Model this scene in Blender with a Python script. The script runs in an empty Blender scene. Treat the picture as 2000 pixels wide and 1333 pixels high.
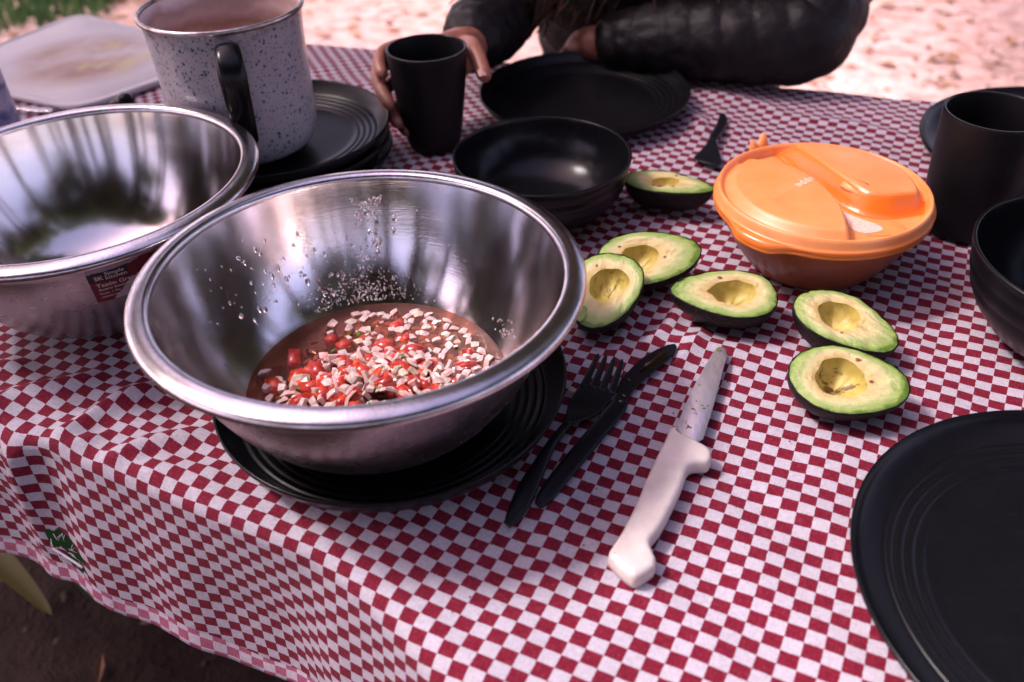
import bpy, bmesh, math, random
import numpy as np
from mathutils import Vector, Matrix, noise

R = math.radians
PI = math.pi
scene = bpy.context.scene
col = scene.collection
random.seed(7)
rng = np.random.default_rng(11)

# ------------------------------------------------------------------ camera
CAM_H = 0.46
cam_d = bpy.data.cameras.new('camera')
cam = bpy.data.objects.new('camera', cam_d)
col.objects.link(cam)
cam_d.sensor_width = 36.0
cam_d.lens = 1725.0 / 2000.0 * 36.0
cam_d.clip_start = 0.02
cam_d.clip_end = 400
cam.matrix_world = Matrix.Translation((0, 0, CAM_H)) @ Matrix.Rotation(R(52.12), 4, 'X') @ Matrix.Rotation(R(-2.22), 4, 'Z')
cam_d.dof.use_dof = True
cam_d.dof.focus_distance = 0.70
cam_d.dof.aperture_fstop = 4.8
scene.camera = cam

# ------------------------------------------------------------------ light
SUN_EL, SUN_AZ = 52.0, 282.0        # azimuth measured clockwise from +Y: the sun stands to the left of the table
world = bpy.data.worlds.new('World')
scene.world = world
world.use_nodes = True
wn = world.node_tree.nodes
wl = world.node_tree.links
for n in list(wn): wn.remove(n)
sky = wn.new('ShaderNodeTexSky'); sky.sky_type = 'NISHITA'; sky.sun_disc = False
sky.sun_elevation = R(SUN_EL); sky.sun_rotation = R(SUN_AZ)
sky.air_density = 1.0; sky.dust_density = 3.0; sky.ozone_density = 1.0
tint = wn.new('ShaderNodeMix'); tint.data_type = 'RGBA'; tint.blend_type = 'MULTIPLY'
tint.inputs[0].default_value = 1.0
tint.inputs[7].default_value = (1.32, 0.93, 1.0, 1)
bg = wn.new('ShaderNodeBackground'); bg.inputs['Strength'].default_value = 0.06
wo = wn.new('ShaderNodeOutputWorld')
wl.new(sky.outputs[0], tint.inputs[6]); wl.new(tint.outputs[2], bg.inputs[0]); wl.new(bg.outputs[0], wo.inputs[0])
sd = bpy.data.lights.new('sun', 'SUN'); sd.energy = 1.5; sd.angle = R(12); sd.color = (1.0, 0.91, 0.92)
sun = bpy.data.objects.new('sun', sd); col.objects.link(sun)
sdir = Vector((math.sin(R(SUN_AZ)) * math.cos(R(SUN_EL)), math.cos(R(SUN_AZ)) * math.cos(R(SUN_EL)), math.sin(R(SUN_EL))))
sun.rotation_euler = sdir.to_track_quat('Z', 'Y').to_euler()
sun.location = sdir * 20
vs = scene.view_settings
vs.view_transform = 'Standard'
vs.look = 'None'
vs.exposure = 2.68
vs.gamma = 1.0
scene.render.engine = 'CYCLES'
scene.cycles.max_bounces = 8
scene.cycles.caustics_reflective = False
scene.cycles.caustics_refractive = False
scene.cycles.sample_clamp_indirect = 6.0
try:
    scene.cycles.use_denoising = True
except Exception:
    pass

# ------------------------------------------------------------------ helpers
def tag(o, label=None, cat=None, group=None, kind=None):
    if label: o['label'] = label
    if cat: o['category'] = cat
    if group: o['group'] = group
    if kind: o['kind'] = kind
    return o

def empty(name, loc=(0, 0, 0), rz=0.0):
    o = bpy.data.objects.new(name, None)
    o.empty_display_size = 0.02
    col.objects.link(o)
    o.location = loc
    o.rotation_euler = (0, 0, rz)
    return o

def mesh_obj(name, verts, faces, mat, parent=None, smooth=True, uvs=None):
    me = bpy.data.meshes.new(name)
    me.from_pydata([tuple(v) for v in verts], [], [tuple(int(i) for i in f) for f in faces])
    me.update()
    if smooth:
        me.polygons.foreach_set('use_smooth', [True] * len(me.polygons))
    if mat is not None:
        me.materials.append(mat)
    if uvs is not None:
        uvl = me.uv_layers.new(name='UVMap')
        li = np.empty(len(me.loops), dtype=np.int32)
        me.loops.foreach_get('vertex_index', li)
        uvl.data.foreach_set('uv', np.asarray(uvs, dtype=np.float32)[li].ravel())
    o = bpy.data.objects.new(name, me)
    col.objects.link(o)
    if parent is not None:
        o.parent = parent
    return o

def data_obj(name, me, parent=None):
    o = bpy.data.objects.new(name, me)
    col.objects.link(o)
    if parent is not None: o.parent = parent
    return o

def lathe(prof, n=96, closed=False):
    """prof: list of (r, z). returns verts, faces, uvs (u = angle turns, v = arc length)"""
    V, F, U = [], [], []
    L = [0.0]
    for a, b in zip(prof, prof[1:]): L.append(L[-1] + math.hypot(b[0] - a[0], b[1] - a[1]))
    for k, (r, z) in enumerate(prof):
        for i in range(n + 1):
            t = 2 * PI * i / n
            V.append((r * math.cos(t), r * math.sin(t), z)); U.append((i / n, L[k]))
    for k in range(len(prof) - 1):
        for i in range(n):
            a = k * (n + 1) + i
            F.append((a, a + 1, a + n + 2, a + n + 1))
    return V, F, U

def weld(o, d=1e-6):
    bm = bmesh.new(); bm.from_mesh(o.data)
    bmesh.ops.remove_doubles(bm, verts=bm.verts, dist=d)
    bmesh.ops.dissolve_degenerate(bm, edges=bm.edges, dist=1e-7)
    bmesh.ops.recalc_face_normals(bm, faces=bm.faces)
    bm.to_mesh(o.data); bm.free()
    o.data.polygons.foreach_set('use_smooth', [True] * len(o.data.polygons))

def lathe_obj(name, prof, mat, parent, n=96, loc=(0, 0, 0)):
    V, F, U = lathe(prof, n)
    o = mesh_obj(name, V, F, mat, parent, True, U)
    weld(o)
    o.location = loc
    return o

def smooth_prof(pts, sub=5):
    """Catmull-Rom through (r, z) points"""
    out = []
    P = [pts[0]] + list(pts) + [pts[-1]]
    for i in range(1, len(P) - 2):
        p0, p1, p2, p3 = (np.array(P[i + k - 1], float) for k in range(4))
        for s in range(sub):
            t = s / sub
            out.append(tuple(0.5 * ((2 * p1) + (-p0 + p2) * t + (2 * p0 - 5 * p1 + 4 * p2 - p3) * t * t + (-p0 + 3 * p1 - 3 * p2 + p3) * t ** 3)))
    out.append(tuple(pts[-1]))
    return [(max(a[0], 0.0), *a[1:]) for a in out]

def tube(path, radii, n=12, cap=True):
    """tube along 3-D points"""
    P = [Vector(p) for p in path]
    V, F = [], []
    up = Vector((0, 0, 1))
    prev = None
    for k, p in enumerate(P):
        t = (P[min(k + 1, len(P) - 1)] - P[max(k - 1, 0)]).normalized()
        if prev is None:
            a = t.cross(up)
            if a.length < 1e-3: a = t.cross(Vector((1, 0, 0)))
            a.normalize()
        else:
            a = (prev - t * prev.dot(t)).normalized()
        prev = a
        b = t.cross(a)
        r = radii[k] if isinstance(radii, list) else radii
        ra, rb = (r if hasattr(r, '__len__') else (r, r))
        for i in range(n):
            q = 2 * PI * i / n
            V.append(p + a * (ra * math.cos(q)) + b * (rb * math.sin(q)))
    for k in range(len(P) - 1):
        for i in range(n):
            j = (i + 1) % n
            F.append((k * n + i, k * n + j, (k + 1) * n + j, (k + 1) * n + i))
    if cap:
        V.append(P[0]); c0 = len(V) - 1
        V.append(P[-1]); c1 = len(V) - 1
        m = (len(P) - 1) * n
        for i in range(n):
            j = (i + 1) % n
            F.append((c0, j, i)); F.append((c1, m + i, m + j))
    return V, F

def crs(pts, sub=6):
    """Catmull-Rom through vectors of any length"""
    out = []
    P = [np.array(p, float) for p in pts]
    P = [P[0]] + P + [P[-1]]
    for i in range(1, len(P) - 2):
        p0, p1, p2, p3 = P[i - 1], P[i], P[i + 1], P[i + 2]
        for s in range(sub):
            t = s / sub
            out.append(0.5 * ((2 * p1) + (-p0 + p2) * t + (2 * p0 - 5 * p1 + 4 * p2 - p3) * t * t + (-p0 + 3 * p1 - 3 * p2 + p3) * t ** 3))
    out.append(P[-1])
    return out

def box_vf(x0, x1, y0, y1, z0, z1):
    V = [(x, y, z) for z in (z0, z1) for y in (y0, y1) for x in (x0, x1)]
    F = [(0, 2, 3, 1), (4, 5, 7, 6), (0, 1, 5, 4), (2, 6, 7, 3), (0, 4, 6, 2), (1, 3, 7, 5)]
    return V, F

class MB:
    def __init__(s): s.V = []; s.F = []
    def add(s, V, F):
        k = len(s.V); s.V += [tuple(v) for v in V]; s.F += [tuple(i + k for i in f) for f in F]
        return s
    def build(s, name, mat, parent=None, smooth=True): return mesh_obj(name, s.V, s.F, mat, parent, smooth)

def bevel(o, w, seg=3, angle=0.6):
    bm = bmesh.new(); bm.from_mesh(o.data)
    ed = [e for e in bm.edges if len(e.link_faces) == 2 and e.calc_face_angle(0) > angle]
    bmesh.ops.bevel(bm, geom=ed, offset=w, segments=seg, profile=0.5, affect='EDGES', clamp_overlap=True)
    bm.to_mesh(o.data); bm.free()
    o.data.polygons.foreach_set('use_smooth', [True] * len(o.data.polygons))

def prism(name, outline, z0, z1, mat, parent, bev=0.0, seg=3):
    n = len(outline)
    V = [(x, y, z0) for x, y in outline] + [(x, y, z1) for x, y in outline]
    F = [tuple(range(n))[::-1], tuple(range(n, 2 * n))] + [(i, (i + 1) % n, n + (i + 1) % n, n + i) for i in range(n)]
    o = mesh_obj(name, V, F, mat, parent, bev > 0)
    bm = bmesh.new(); bm.from_mesh(o.data); bmesh.ops.recalc_face_normals(bm, faces=bm.faces)
    if bev > 0:
        ed = [e for e in bm.edges if abs(e.verts[0].co.z - e.verts[1].co.z) < 1e-6]
        bmesh.ops.bevel(bm, geom=ed, offset=bev, segments=seg, profile=0.5, affect='EDGES', clamp_overlap=True)
    bm.to_mesh(o.data); bm.free()
    if bev > 0: o.data.polygons.foreach_set('use_smooth', [True] * len(o.data.polygons))
    return o

def strip(stations, mat, name, parent, n=10, power=2.6):
    """closed loft: stations (x, y, z, nx, ny, halfwidth, halfthick); cross-section superellipse"""
    V, F = [], []
    for (x, y, z, nx, ny, hw, ht) in stations:
        for i in range(n):
            q = 2 * PI * i / n
            c, s = math.cos(q), math.sin(q)
            a = math.copysign(abs(c) ** (2 / power), c) * hw
            b = math.copysign(abs(s) ** (2 / power), s) * ht
            V.append((x + nx * a, y + ny * a, z + b))
    m = len(stations)
    for k in range(m - 1):
        for i in range(n):
            j = (i + 1) % n
            F.append((k * n + i, k * n + j, (k + 1) * n + j, (k + 1) * n + i))
    F.append(tuple(range(n))[::-1]); F.append(tuple((m - 1) * n + i for i in range(n)))
    return mesh_obj(name, V, F, mat, parent)

def two_rail(Lp, Rp, zs, hts, name, mat, parent, n=14, sub=5, power=2.8):
    """loft between left and right rails (same number of points)"""
    rows = crs([(*l, *r, z, h) for l, r, z, h in zip(Lp, Rp, zs, hts)], sub)
    st = []
    for q in rows:
        lx, ly, rx, ry, z, h = q
        dx, dy = rx - lx, ry - ly
        w = math.hypot(dx, dy) or 1e-6
        st.append(((lx + rx) / 2, (ly + ry) / 2, z, dx / w, dy / w, w / 2, max(h, 1e-4)))
    return strip(st, mat, name, parent, n, power)

# ------------------------------------------------------------------ materials
def new_mat(name):
    m = bpy.data.materials.new(name); m.use_nodes = True
    nt = m.node_tree
    b = nt.nodes['Principled BSDF']
    return m, nt, b

def N(nt, typ, **kw):
    n = nt.nodes.new(typ)
    for k, v in kw.items(): setattr(n, k, v)
    return n

def noise_n(nt, vec, scale, detail=4, rough=0.55):
    n = N(nt, 'ShaderNodeTexNoise'); n.inputs['Scale'].default_value = scale
    n.inputs['Detail'].default_value = detail; n.inputs['Roughness'].default_value = rough
    if vec is not None: nt.links.new(vec, n.inputs['Vector'])
    return n

def ramp(nt, fac, stops):
    r = N(nt, 'ShaderNodeValToRGB')
    while len(r.color_ramp.elements) < len(stops): r.color_ramp.elements.new(0.5)
    for e, (p, c) in zip(r.color_ramp.elements, stops):
        e.position = p; e.color = (*c, 1) if len(c) == 3 else c
    nt.links.new(fac, r.inputs[0])
    return r

def bump(nt, b, h, strength=0.3, dist=0.001):
    bp = N(nt, 'ShaderNodeBump'); bp.inputs['Strength'].default_value = strength; bp.inputs['Distance'].default_value = dist
    nt.links.new(h, bp.inputs['Height']); nt.links.new(bp.outputs[0], b.inputs['Normal'])
    return bp

def mapping(nt, vec, scale):
    m = N(nt, 'ShaderNodeMapping'); m.inputs['Scale'].default_value = scale
    nt.links.new(vec, m.inputs['Vector']); return m.outputs[0]

def math_n(nt, op, a, b=None, c=None):
    m = N(nt, 'ShaderNodeMath', operation=op)
    for i, v in enumerate((a, b, c)):
        if v is None: continue
        if isinstance(v, (int, float)): m.inputs[i].default_value = v
        else: nt.links.new(v, m.inputs[i])
    return m.outputs[0]

def mixc(nt, fac, a, b, blend='MIX'):
    m = N(nt, 'ShaderNodeMix', data_type='RGBA', blend_type=blend)
    if isinstance(fac, (int, float)): m.inputs[0].default_value = fac
    else: nt.links.new(fac, m.inputs[0])
    for i, v in ((6, a), (7, b)):
        if isinstance(v, tuple): m.inputs[i].default_value = (*v[:3], 1)
        else: nt.links.new(v, m.inputs[i])
    return m.outputs[2]

def simple(name, c, rough=0.5, metal=0.0, var=0.0, nscale=30, bmp=0.0, bscale=200, spec=0.5, coat=0.0, sss=0.0):
    m, nt, b = new_mat(name)
    tc = N(nt, 'ShaderNodeTexCoord')
    b.inputs['Roughness'].default_value = rough; b.inputs['Metallic'].default_value = metal
    b.inputs['Specular IOR Level'].default_value = spec
    b.inputs['Coat Weight'].default_value = coat
    if sss:
        b.inputs['Subsurface Weight'].default_value = sss; b.inputs['Subsurface Radius'].default_value = (0.6, 0.3, 0.15); b.inputs['Subsurface Scale'].default_value = 0.006
    if var:
        n = noise_n(nt, tc.outputs['Object'], nscale)
        lo = tuple(x * (1 - var) for x in c); hi = tuple(min(1, x * (1 + var)) for x in c)
        r = ramp(nt, n.outputs[0], [(0.3, lo), (0.7, hi)])
        nt.links.new(r.outputs[0], b.inputs['Base Color'])
    else:
        b.inputs['Base Color'].default_value = (*c, 1)
    if bmp:
        n2 = noise_n(nt, tc.outputs['Object'], bscale, 5)
        bump(nt, b, n2.outputs[0], bmp, 0.002)
    return m

# checked tablecloth: printed checks with a visible weave
CU, CV = 0.01116, 0.00959          # size of one check along and across the table
def cloth_mat(name, red, white, both=1.0):
    m, nt, b = new_mat(name)
    uv = N(nt, 'ShaderNodeUVMap')
    sep = N(nt, 'ShaderNodeSeparateXYZ'); nt.links.new(uv.outputs[0], sep.inputs[0])
    tc = N(nt, 'ShaderNodeTexCoord')
    wob = noise_n(nt, uv.outputs[0], 130, 2)
    def coord(src, size, off, k):
        w = math_n(nt, 'MULTIPLY', math_n(nt, 'SUBTRACT', wob.outputs[k], 0.5), 0.0) if k < 0 else None
        return math_n(nt, 'ADD', math_n(nt, 'DIVIDE', src, size), off)
    a = coord(sep.outputs[0], CU, 400.0, 0); c = coord(sep.outputs[1], CV, 400.0, 0)
    wn_ = noise_n(nt, uv.outputs[0], 700, 2)
    jit = math_n(nt, 'MULTIPLY', math_n(nt, 'SUBTRACT', wn_.outputs[0], 0.5), 0.10)
    a2 = math_n(nt, 'ADD', a, jit); c2 = math_n(nt, 'ADD', c, jit)
    par = math_n(nt, 'MODULO', math_n(nt, 'ADD', math_n(nt, 'ADD', math_n(nt, 'FLOOR', a2), math_n(nt, 'FLOOR', c2)), 1.0), 2.0)
    par = math_n(nt, 'GREATER_THAN', par, 0.5)
    # weave threads
    tx = math_n(nt, 'SINE', math_n(nt, 'MULTIPLY', sep.outputs[0], 2 * PI / 0.00062))
    ty = math_n(nt, 'SINE', math_n(nt, 'MULTIPLY', sep.outputs[1], 2 * PI / 0.00075))
    weave = math_n(nt, 'MULTIPLY', tx, ty)
    big = noise_n(nt, uv.outputs[0], 9, 5)
    fib = noise_n(nt, mapping(nt, uv.outputs[0], (900, 200, 1)), 1.0, 3)
    fib2 = noise_n(nt, mapping(nt, uv.outputs[0], (180, 1100, 1)), 1.0, 3)
    redv = ramp(nt, math_n(nt, 'MULTIPLY', math_n(nt, 'ADD', fib.outputs[0], fib2.outputs[0]), 0.5), [(0.36, tuple(x * 0.68 for x in red)), (0.52, red), (0.66, tuple(min(1, x * 1.25 + 0.03) for x in red))])
    fleck = noise_n(nt, uv.outputs[0], 1500, 2)
    fl = ramp(nt, fleck.outputs[0], [(0.69, (0, 0, 0)), (0.78, (1, 1, 1))])
    redc = mixc(nt, math_n(nt, 'MULTIPLY', fl.outputs[0], 0.4), redv.outputs[0], tuple(min(1, x * .8) for x in white))
    whv = ramp(nt, math_n(nt, 'MULTIPLY', math_n(nt, 'ADD', fib.outputs[0], fib2.outputs[0]), 0.5), [(0.34, tuple(x * 0.74 for x in white)), (0.58, white)])
    # worn, linty grey streaks in some of the white checks
    dirt = noise_n(nt, mapping(nt, uv.outputs[0], (260, 500, 1)), 1.0, 4, 0.65)
    area = noise_n(nt, uv.outputs[0], 11, 2)
    dm = math_n(nt, 'MULTIPLY', ramp(nt, dirt.outputs[0], [(0.54, (0, 0, 0)), (0.68, (1, 1, 1))]).outputs[0], ramp(nt, area.outputs[0], [(0.45, (0, 0, 0)), (0.6, (1, 1, 1))]).outputs[0])
    whc = mixc(nt, math_n(nt, 'MULTIPLY', dm, 0.5), whv.outputs[0], (0.27, 0.24, 0.29))
    st = noise_n(nt, uv.outputs[0], 38, 3)
    sm = ramp(nt, st.outputs[0], [(0.71, (0, 0, 0)), (0.77, (1, 1, 1))])
    whc = mixc(nt, math_n(nt, 'MULTIPLY', sm.outputs[0], 0.25), whc, (0.62, 0.42, 0.25))
    base = mixc(nt, par, redc, whc)
    bv = ramp(nt, big.outputs[0], [(0.3, (0.86, 0.86, 0.86)), (0.7, (1.0, 1.0, 1.0))])
    base = mixc(nt, 1.0, base, bv.outputs[0], 'MULTIPLY')
    nt.links.new(base, b.inputs['Base Color'])
    b.inputs['Roughness'].default_value = 0.72
    b.inputs['Specular IOR Level'].default_value = 0.18
    b.inputs['Sheen Weight'].default_value = 0.04
    b.inputs['Sheen Roughness'].default_value = 0.4
    wr = noise_n(nt, uv.outputs[0], 60, 4)
    h = math_n(nt, 'ADD', math_n(nt, 'MULTIPLY', weave, 0.3), math_n(nt, 'MULTIPLY', wr.outputs[0], 2.2))
    bump(nt, b, h, 0.55, 0.0008)
    return m
M_cloth = cloth_mat('checked_cotton', (0.20, 0.007, 0.028), (0.60, 0.555, 0.63))
M_hem = cloth_mat('checked_cotton_back', (0.44, 0.12, 0.20), (0.68, 0.60, 0.68))

def steel_mat(name, rough=0.2, base=(0.62, 0.59, 0.61), bmp=0.22, an=.35):
    m, nt, b = new_mat(name)
    tc = N(nt, 'ShaderNodeTexCoord')
    sep = N(nt, 'ShaderNodeSeparateXYZ'); nt.links.new(tc.outputs['Object'], sep.inputs[0])
    x, y, z = sep.outputs
    rad = math_n(nt, 'SQRT', math_n(nt, 'ADD', math_n(nt, 'MULTIPLY', x, x), math_n(nt, 'MULTIPLY', y, y)))
    ang = math_n(nt, 'ARCTAN2', y, x)
    cx = math_n(nt, 'COSINE', ang); sy = math_n(nt, 'SINE', ang)
    cb = N(nt, 'ShaderNodeCombineXYZ')
    nt.links.new(math_n(nt, 'MULTIPLY', cx, 3.0), cb.inputs[0]); nt.links.new(math_n(nt, 'MULTIPLY', sy, 3.0), cb.inputs[1])
    nt.links.new(math_n(nt, 'MULTIPLY', math_n(nt, 'ADD', rad, z), 700.0), cb.inputs[2])
    ring = noise_n(nt, cb.outputs[0], 1.0, 4, 0.7)
    # fine random hair scratches: warped, stretched noise
    sc1 = noise_n(nt, mapping(nt, tc.outputs['Object'], (40, 900, 60)), 1.0, 3, 0.6)
    sc2 = noise_n(nt, mapping(nt, tc.outputs['Object'], (900, 60, 300)), 1.0, 3, 0.6)
    soft = noise_n(nt, tc.outputs['Object'], 22, 4)
    b.inputs['Metallic'].default_value = 1.0
    colr = ramp(nt, soft.outputs[0], [(0.3, tuple(v * 0.86 for v in base)), (0.7, base)])
    nt.links.new(colr.outputs[0], b.inputs['Base Color'])
    ra = math_n(nt, 'ADD', rough - 0.06, math_n(nt, 'MULTIPLY', soft.outputs[0], 0.12))
    nt.links.new(ra, b.inputs['Roughness'])
    h = math_n(nt, 'ADD', math_n(nt, 'MULTIPLY', ring.outputs[0], 1.0), math_n(nt, 'MULTIPLY', math_n(nt, 'ADD', sc1.outputs[0], sc2.outputs[0]), 0.5))
    bump(nt, b, h, bmp, 0.00035)
    try:
        b.inputs['Anisotropic'].default_value = an
        b.inputs['Anisotropic Rotation'].default_value = 0.25
        tg = N(nt, 'ShaderNodeTangent', direction_type='RADIAL', axis='Z')
        nt.links.new(tg.outputs[0], b.inputs['Tangent'])
    except Exception:
        pass
    return m
M_steel = steel_mat('brushed_steel', 0.105, (0.88, 0.81, 0.78), bmp=.12, an=.65)
M_steel2 = steel_mat('polished_steel', 0.13, (0.74, 0.67, 0.63), .08)
M_steel_out = steel_mat('satin_steel_outside', 0.27, (0.50, 0.48, 0.485))
M_rim = simple('rolled_steel_rim', (0.60, 0.56, 0.58), 0.20, 1.0, 0.15, 60, 0.10, 500)

def black_plastic(name, rough=0.38, base=(0.004, 0.004, 0.0052), scr=0.35):
    m, nt, b = new_mat(name)
    tc = N(nt, 'ShaderNodeTexCoord')
    n = noise_n(nt, tc.outputs['Object'], 26, 5, 0.65)
    m1 = N(nt, 'ShaderNodeMapping'); m1.inputs['Rotation'].default_value = (0, 0, .62); m1.inputs['Scale'].default_value = (60, 620, 80); nt.links.new(tc.outputs['Object'], m1.inputs[0])
    m2 = N(nt, 'ShaderNodeMapping'); m2.inputs['Rotation'].default_value = (0, 0, 2.1); m2.inputs['Scale'].default_value = (90, 700, 80); nt.links.new(tc.outputs['Object'], m2.inputs[0])
    s1 = noise_n(nt, m1.outputs[0], 1.0, 4, 0.6); s1.inputs['Distortion'].default_value = 2.0
    s2 = noise_n(nt, m2.outputs[0], 1.0, 4, 0.6); s2.inputs['Distortion'].default_value = 2.5
    c = ramp(nt, math_n(nt, 'MAXIMUM', s1.outputs[0], s2.outputs[0]), [(0.60, base), (0.80, tuple(v * 4 for v in base))])
    dust = noise_n(nt, tc.outputs['Object'], 900, 2)
    dm = ramp(nt, dust.outputs[0], [(0.74, (0, 0, 0)), (0.80, (1, 1, 1))])
    cc = mixc(nt, math_n(nt, 'MULTIPLY', dm.outputs[0], 0.25), c.outputs[0], (0.25, 0.24, 0.26))
    nt.links.new(cc, b.inputs['Base Color'])
    r = math_n(nt, 'ADD', rough - 0.1, math_n(nt, 'MULTIPLY', n.outputs[0], 0.22))
    nt.links.new(r, b.inputs['Roughness'])
    b.inputs['Specular IOR Level'].default_value = 0.22
    bump(nt, b, s1.outputs[0], 0.06 * scr * 3, 0.0003)
    return m
M_black = black_plastic('matte_black_plastic', 0.31)
M_black_gloss = black_plastic('satin_black_plastic', 0.22)
M_black_cup = black_plastic('black_cup_plastic', 0.46, (0.005, 0.0045, 0.0055))
M_cutlery = black_plastic('black_cutlery_plastic', 0.33, (0.008, 0.008, 0.011))
M_bakelite = simple('black_bakelite', (0.004, 0.004, 0.005), 0.24, 0, 0, spec=.22)
M_wood = simple('weathered_table_wood', (0.16, 0.10, 0.06), 0.75, 0, 0.4, 18, 0.4, 60)
M_skin = simple('skin', (0.31, 0.12, 0.08), 0.40, 0, 0.14, 60, 0.25, 420, sss=0.25)
M_nail = simple('fingernail', (0.55, 0.30, 0.25), 0.25)
M_jeans = simple('dark_trousers', (0.02, 0.022, 0.03), 0.8, 0, 0.3, 60, 0.2, 400)
M_whiteplastic = simple('ivory_white_plastic', (0.66, 0.59, 0.55), 0.38, 0, 0.14, 45, 0.12, 500, sss=0.1)
M_bark = simple('tree_bark', (0.045, 0.032, 0.024), 0.9, 0, 0.5, 12, 0.8, 40)
M_leafdry = simple('dry_leaf', (0.30, 0.15, 0.08), 0.8, 0, 0.5, 5)
M_twig = simple('dry_twig', (0.14, 0.08, 0.05), 0.85, 0, 0.4, 20)
M_stone = simple('grey_pebble', (0.055, 0.036, 0.030), 0.9, 0, 0.5, 30, 0.5, 80)

def leaf_mat(name, c1, c2, trans=0.25):
    m, nt, b = new_mat(name)
    oi = N(nt, 'ShaderNodeTexCoord')
    n = noise_n(nt, oi.outputs['Object'], 2.2, 3)
    r = ramp(nt, n.outputs[0], [(0.35, c1), (0.65, c2)])
    nt.links.new(r.outputs[0], b.inputs['Base Color'])
    b.inputs['Roughness'].default_value = 0.5
    tr = N(nt, 'ShaderNodeBsdfTranslucent'); nt.links.new(r.outputs[0], tr.inputs[0])
    mx = N(nt, 'ShaderNodeMixShader'); mx.inputs[0].default_value = trans
    out = nt.nodes['Material Output']
    nt.links.new(b.outputs[0], mx.inputs[1]); nt.links.new(tr.outputs[0], mx.inputs[2]); nt.links.new(mx.outputs[0], out.inputs[0])
    return m
M_leaf = leaf_mat('tree_leaves', (0.035, 0.065, 0.018), (0.10, 0.14, 0.035))
M_bush = leaf_mat('shrub_leaves', (0.06, 0.14, 0.04), (0.14, 0.24, 0.07), 0.3)
M_blade = leaf_mat('broad_leaf_green', (0.015, 0.10, 0.012), (0.03, 0.15, 0.02), 0.2)
M_blade_y = leaf_mat('broad_leaf_yellowed', (0.16, 0.15, 0.035), (0.24, 0.20, 0.06), 0.2)
M_grass = leaf_mat('grass_blades', (0.05, 0.12, 0.04), (0.12, 0.21, 0.07), 0.3)

def ground_mat():
    m, nt, b = new_mat('bare_forest_soil')
    tc = N(nt, 'ShaderNodeTexCoord')
    n1 = noise_n(nt, tc.outputs['Object'], 1.1, 5, 0.6)
    n2 = noise_n(nt, tc.outputs['Object'], 14, 6, 0.65)
    n3 = noise_n(nt, tc.outputs['Object'], 90, 4, 0.6)
    a = ramp(nt, n2.outputs[0], [(0.30, (0.20, 0.125, 0.105)), (0.5, (0.32, 0.23, 0.21)), (0.72, (0.42, 0.33, 0.315))])
    c = ramp(nt, n1.outputs[0], [(0.35, (0.75, 0.65, 0.60)), (0.65, (1.1, 1.03, 1.02))])
    base = mixc(nt, 1.0, a.outputs[0], c.outputs[0], 'MULTIPLY')
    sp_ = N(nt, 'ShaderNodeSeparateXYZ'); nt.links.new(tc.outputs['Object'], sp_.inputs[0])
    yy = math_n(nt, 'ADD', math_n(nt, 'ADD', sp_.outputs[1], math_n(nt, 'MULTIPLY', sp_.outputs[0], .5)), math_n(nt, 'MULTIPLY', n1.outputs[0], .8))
    shade_paint = ramp(nt, math_n(nt, 'MULTIPLY', yy, .3), [(.42, (.11, .09, .085)), (.64, (1.85, 1.80, 1.84))])  # shade by the table and sunlight beyond it, painted into the soil colour
    base = mixc(nt, 1.0, base, shade_paint.outputs[0], 'MULTIPLY')
    nt.links.new(base, b.inputs['Base Color'])
    b.inputs['Roughness'].default_value = 0.95
    b.inputs['Specular IOR Level'].default_value = 0.2
    h = math_n(nt, 'ADD', n2.outputs[0], math_n(nt, 'MULTIPLY', n3.outputs[0], 0.5))
    bump(nt, b, h, 0.8, 0.03)
    return m
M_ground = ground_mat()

GZ = -0.72
YAW = R(-27.25)
CY, SY = math.cos(YAW), math.sin(YAW)
def tabw(s, q, z=0.0): return (CY * s - SY * q, SY * s + CY * q, z)

# ------------------------------------------------------------------ ground
def gh(x, y):
    return 0.02 * math.sin(x * 1.7 + 1) * math.cos(y * 1.3) + 0.012 * math.sin(x * 4.1 + y * 3.3)
xs = np.concatenate([-np.geomspace(60, 5, 14), np.linspace(-4.6, 4.6, 70), np.geomspace(5, 60, 14)])
ys = np.concatenate([-np.geomspace(60, 2.5, 14), np.linspace(-2.2, 7.0, 70), np.geomspace(7.5, 90, 16)])
V = [(x, y, GZ + (gh(x, y) if abs(x) < 6 and -3 < y < 8 else 0.0)) for y in ys for x in xs]
nx = len(xs)
F = [(j * nx + i, j * nx + i + 1, (j + 1) * nx + i + 1, (j + 1) * nx + i) for j in range(len(ys) - 1) for i in range(nx - 1)]
tag(mesh_obj('ground', V, F, M_ground), 'bare pinkish brown soil around and under the picnic table', kind='structure')

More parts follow.
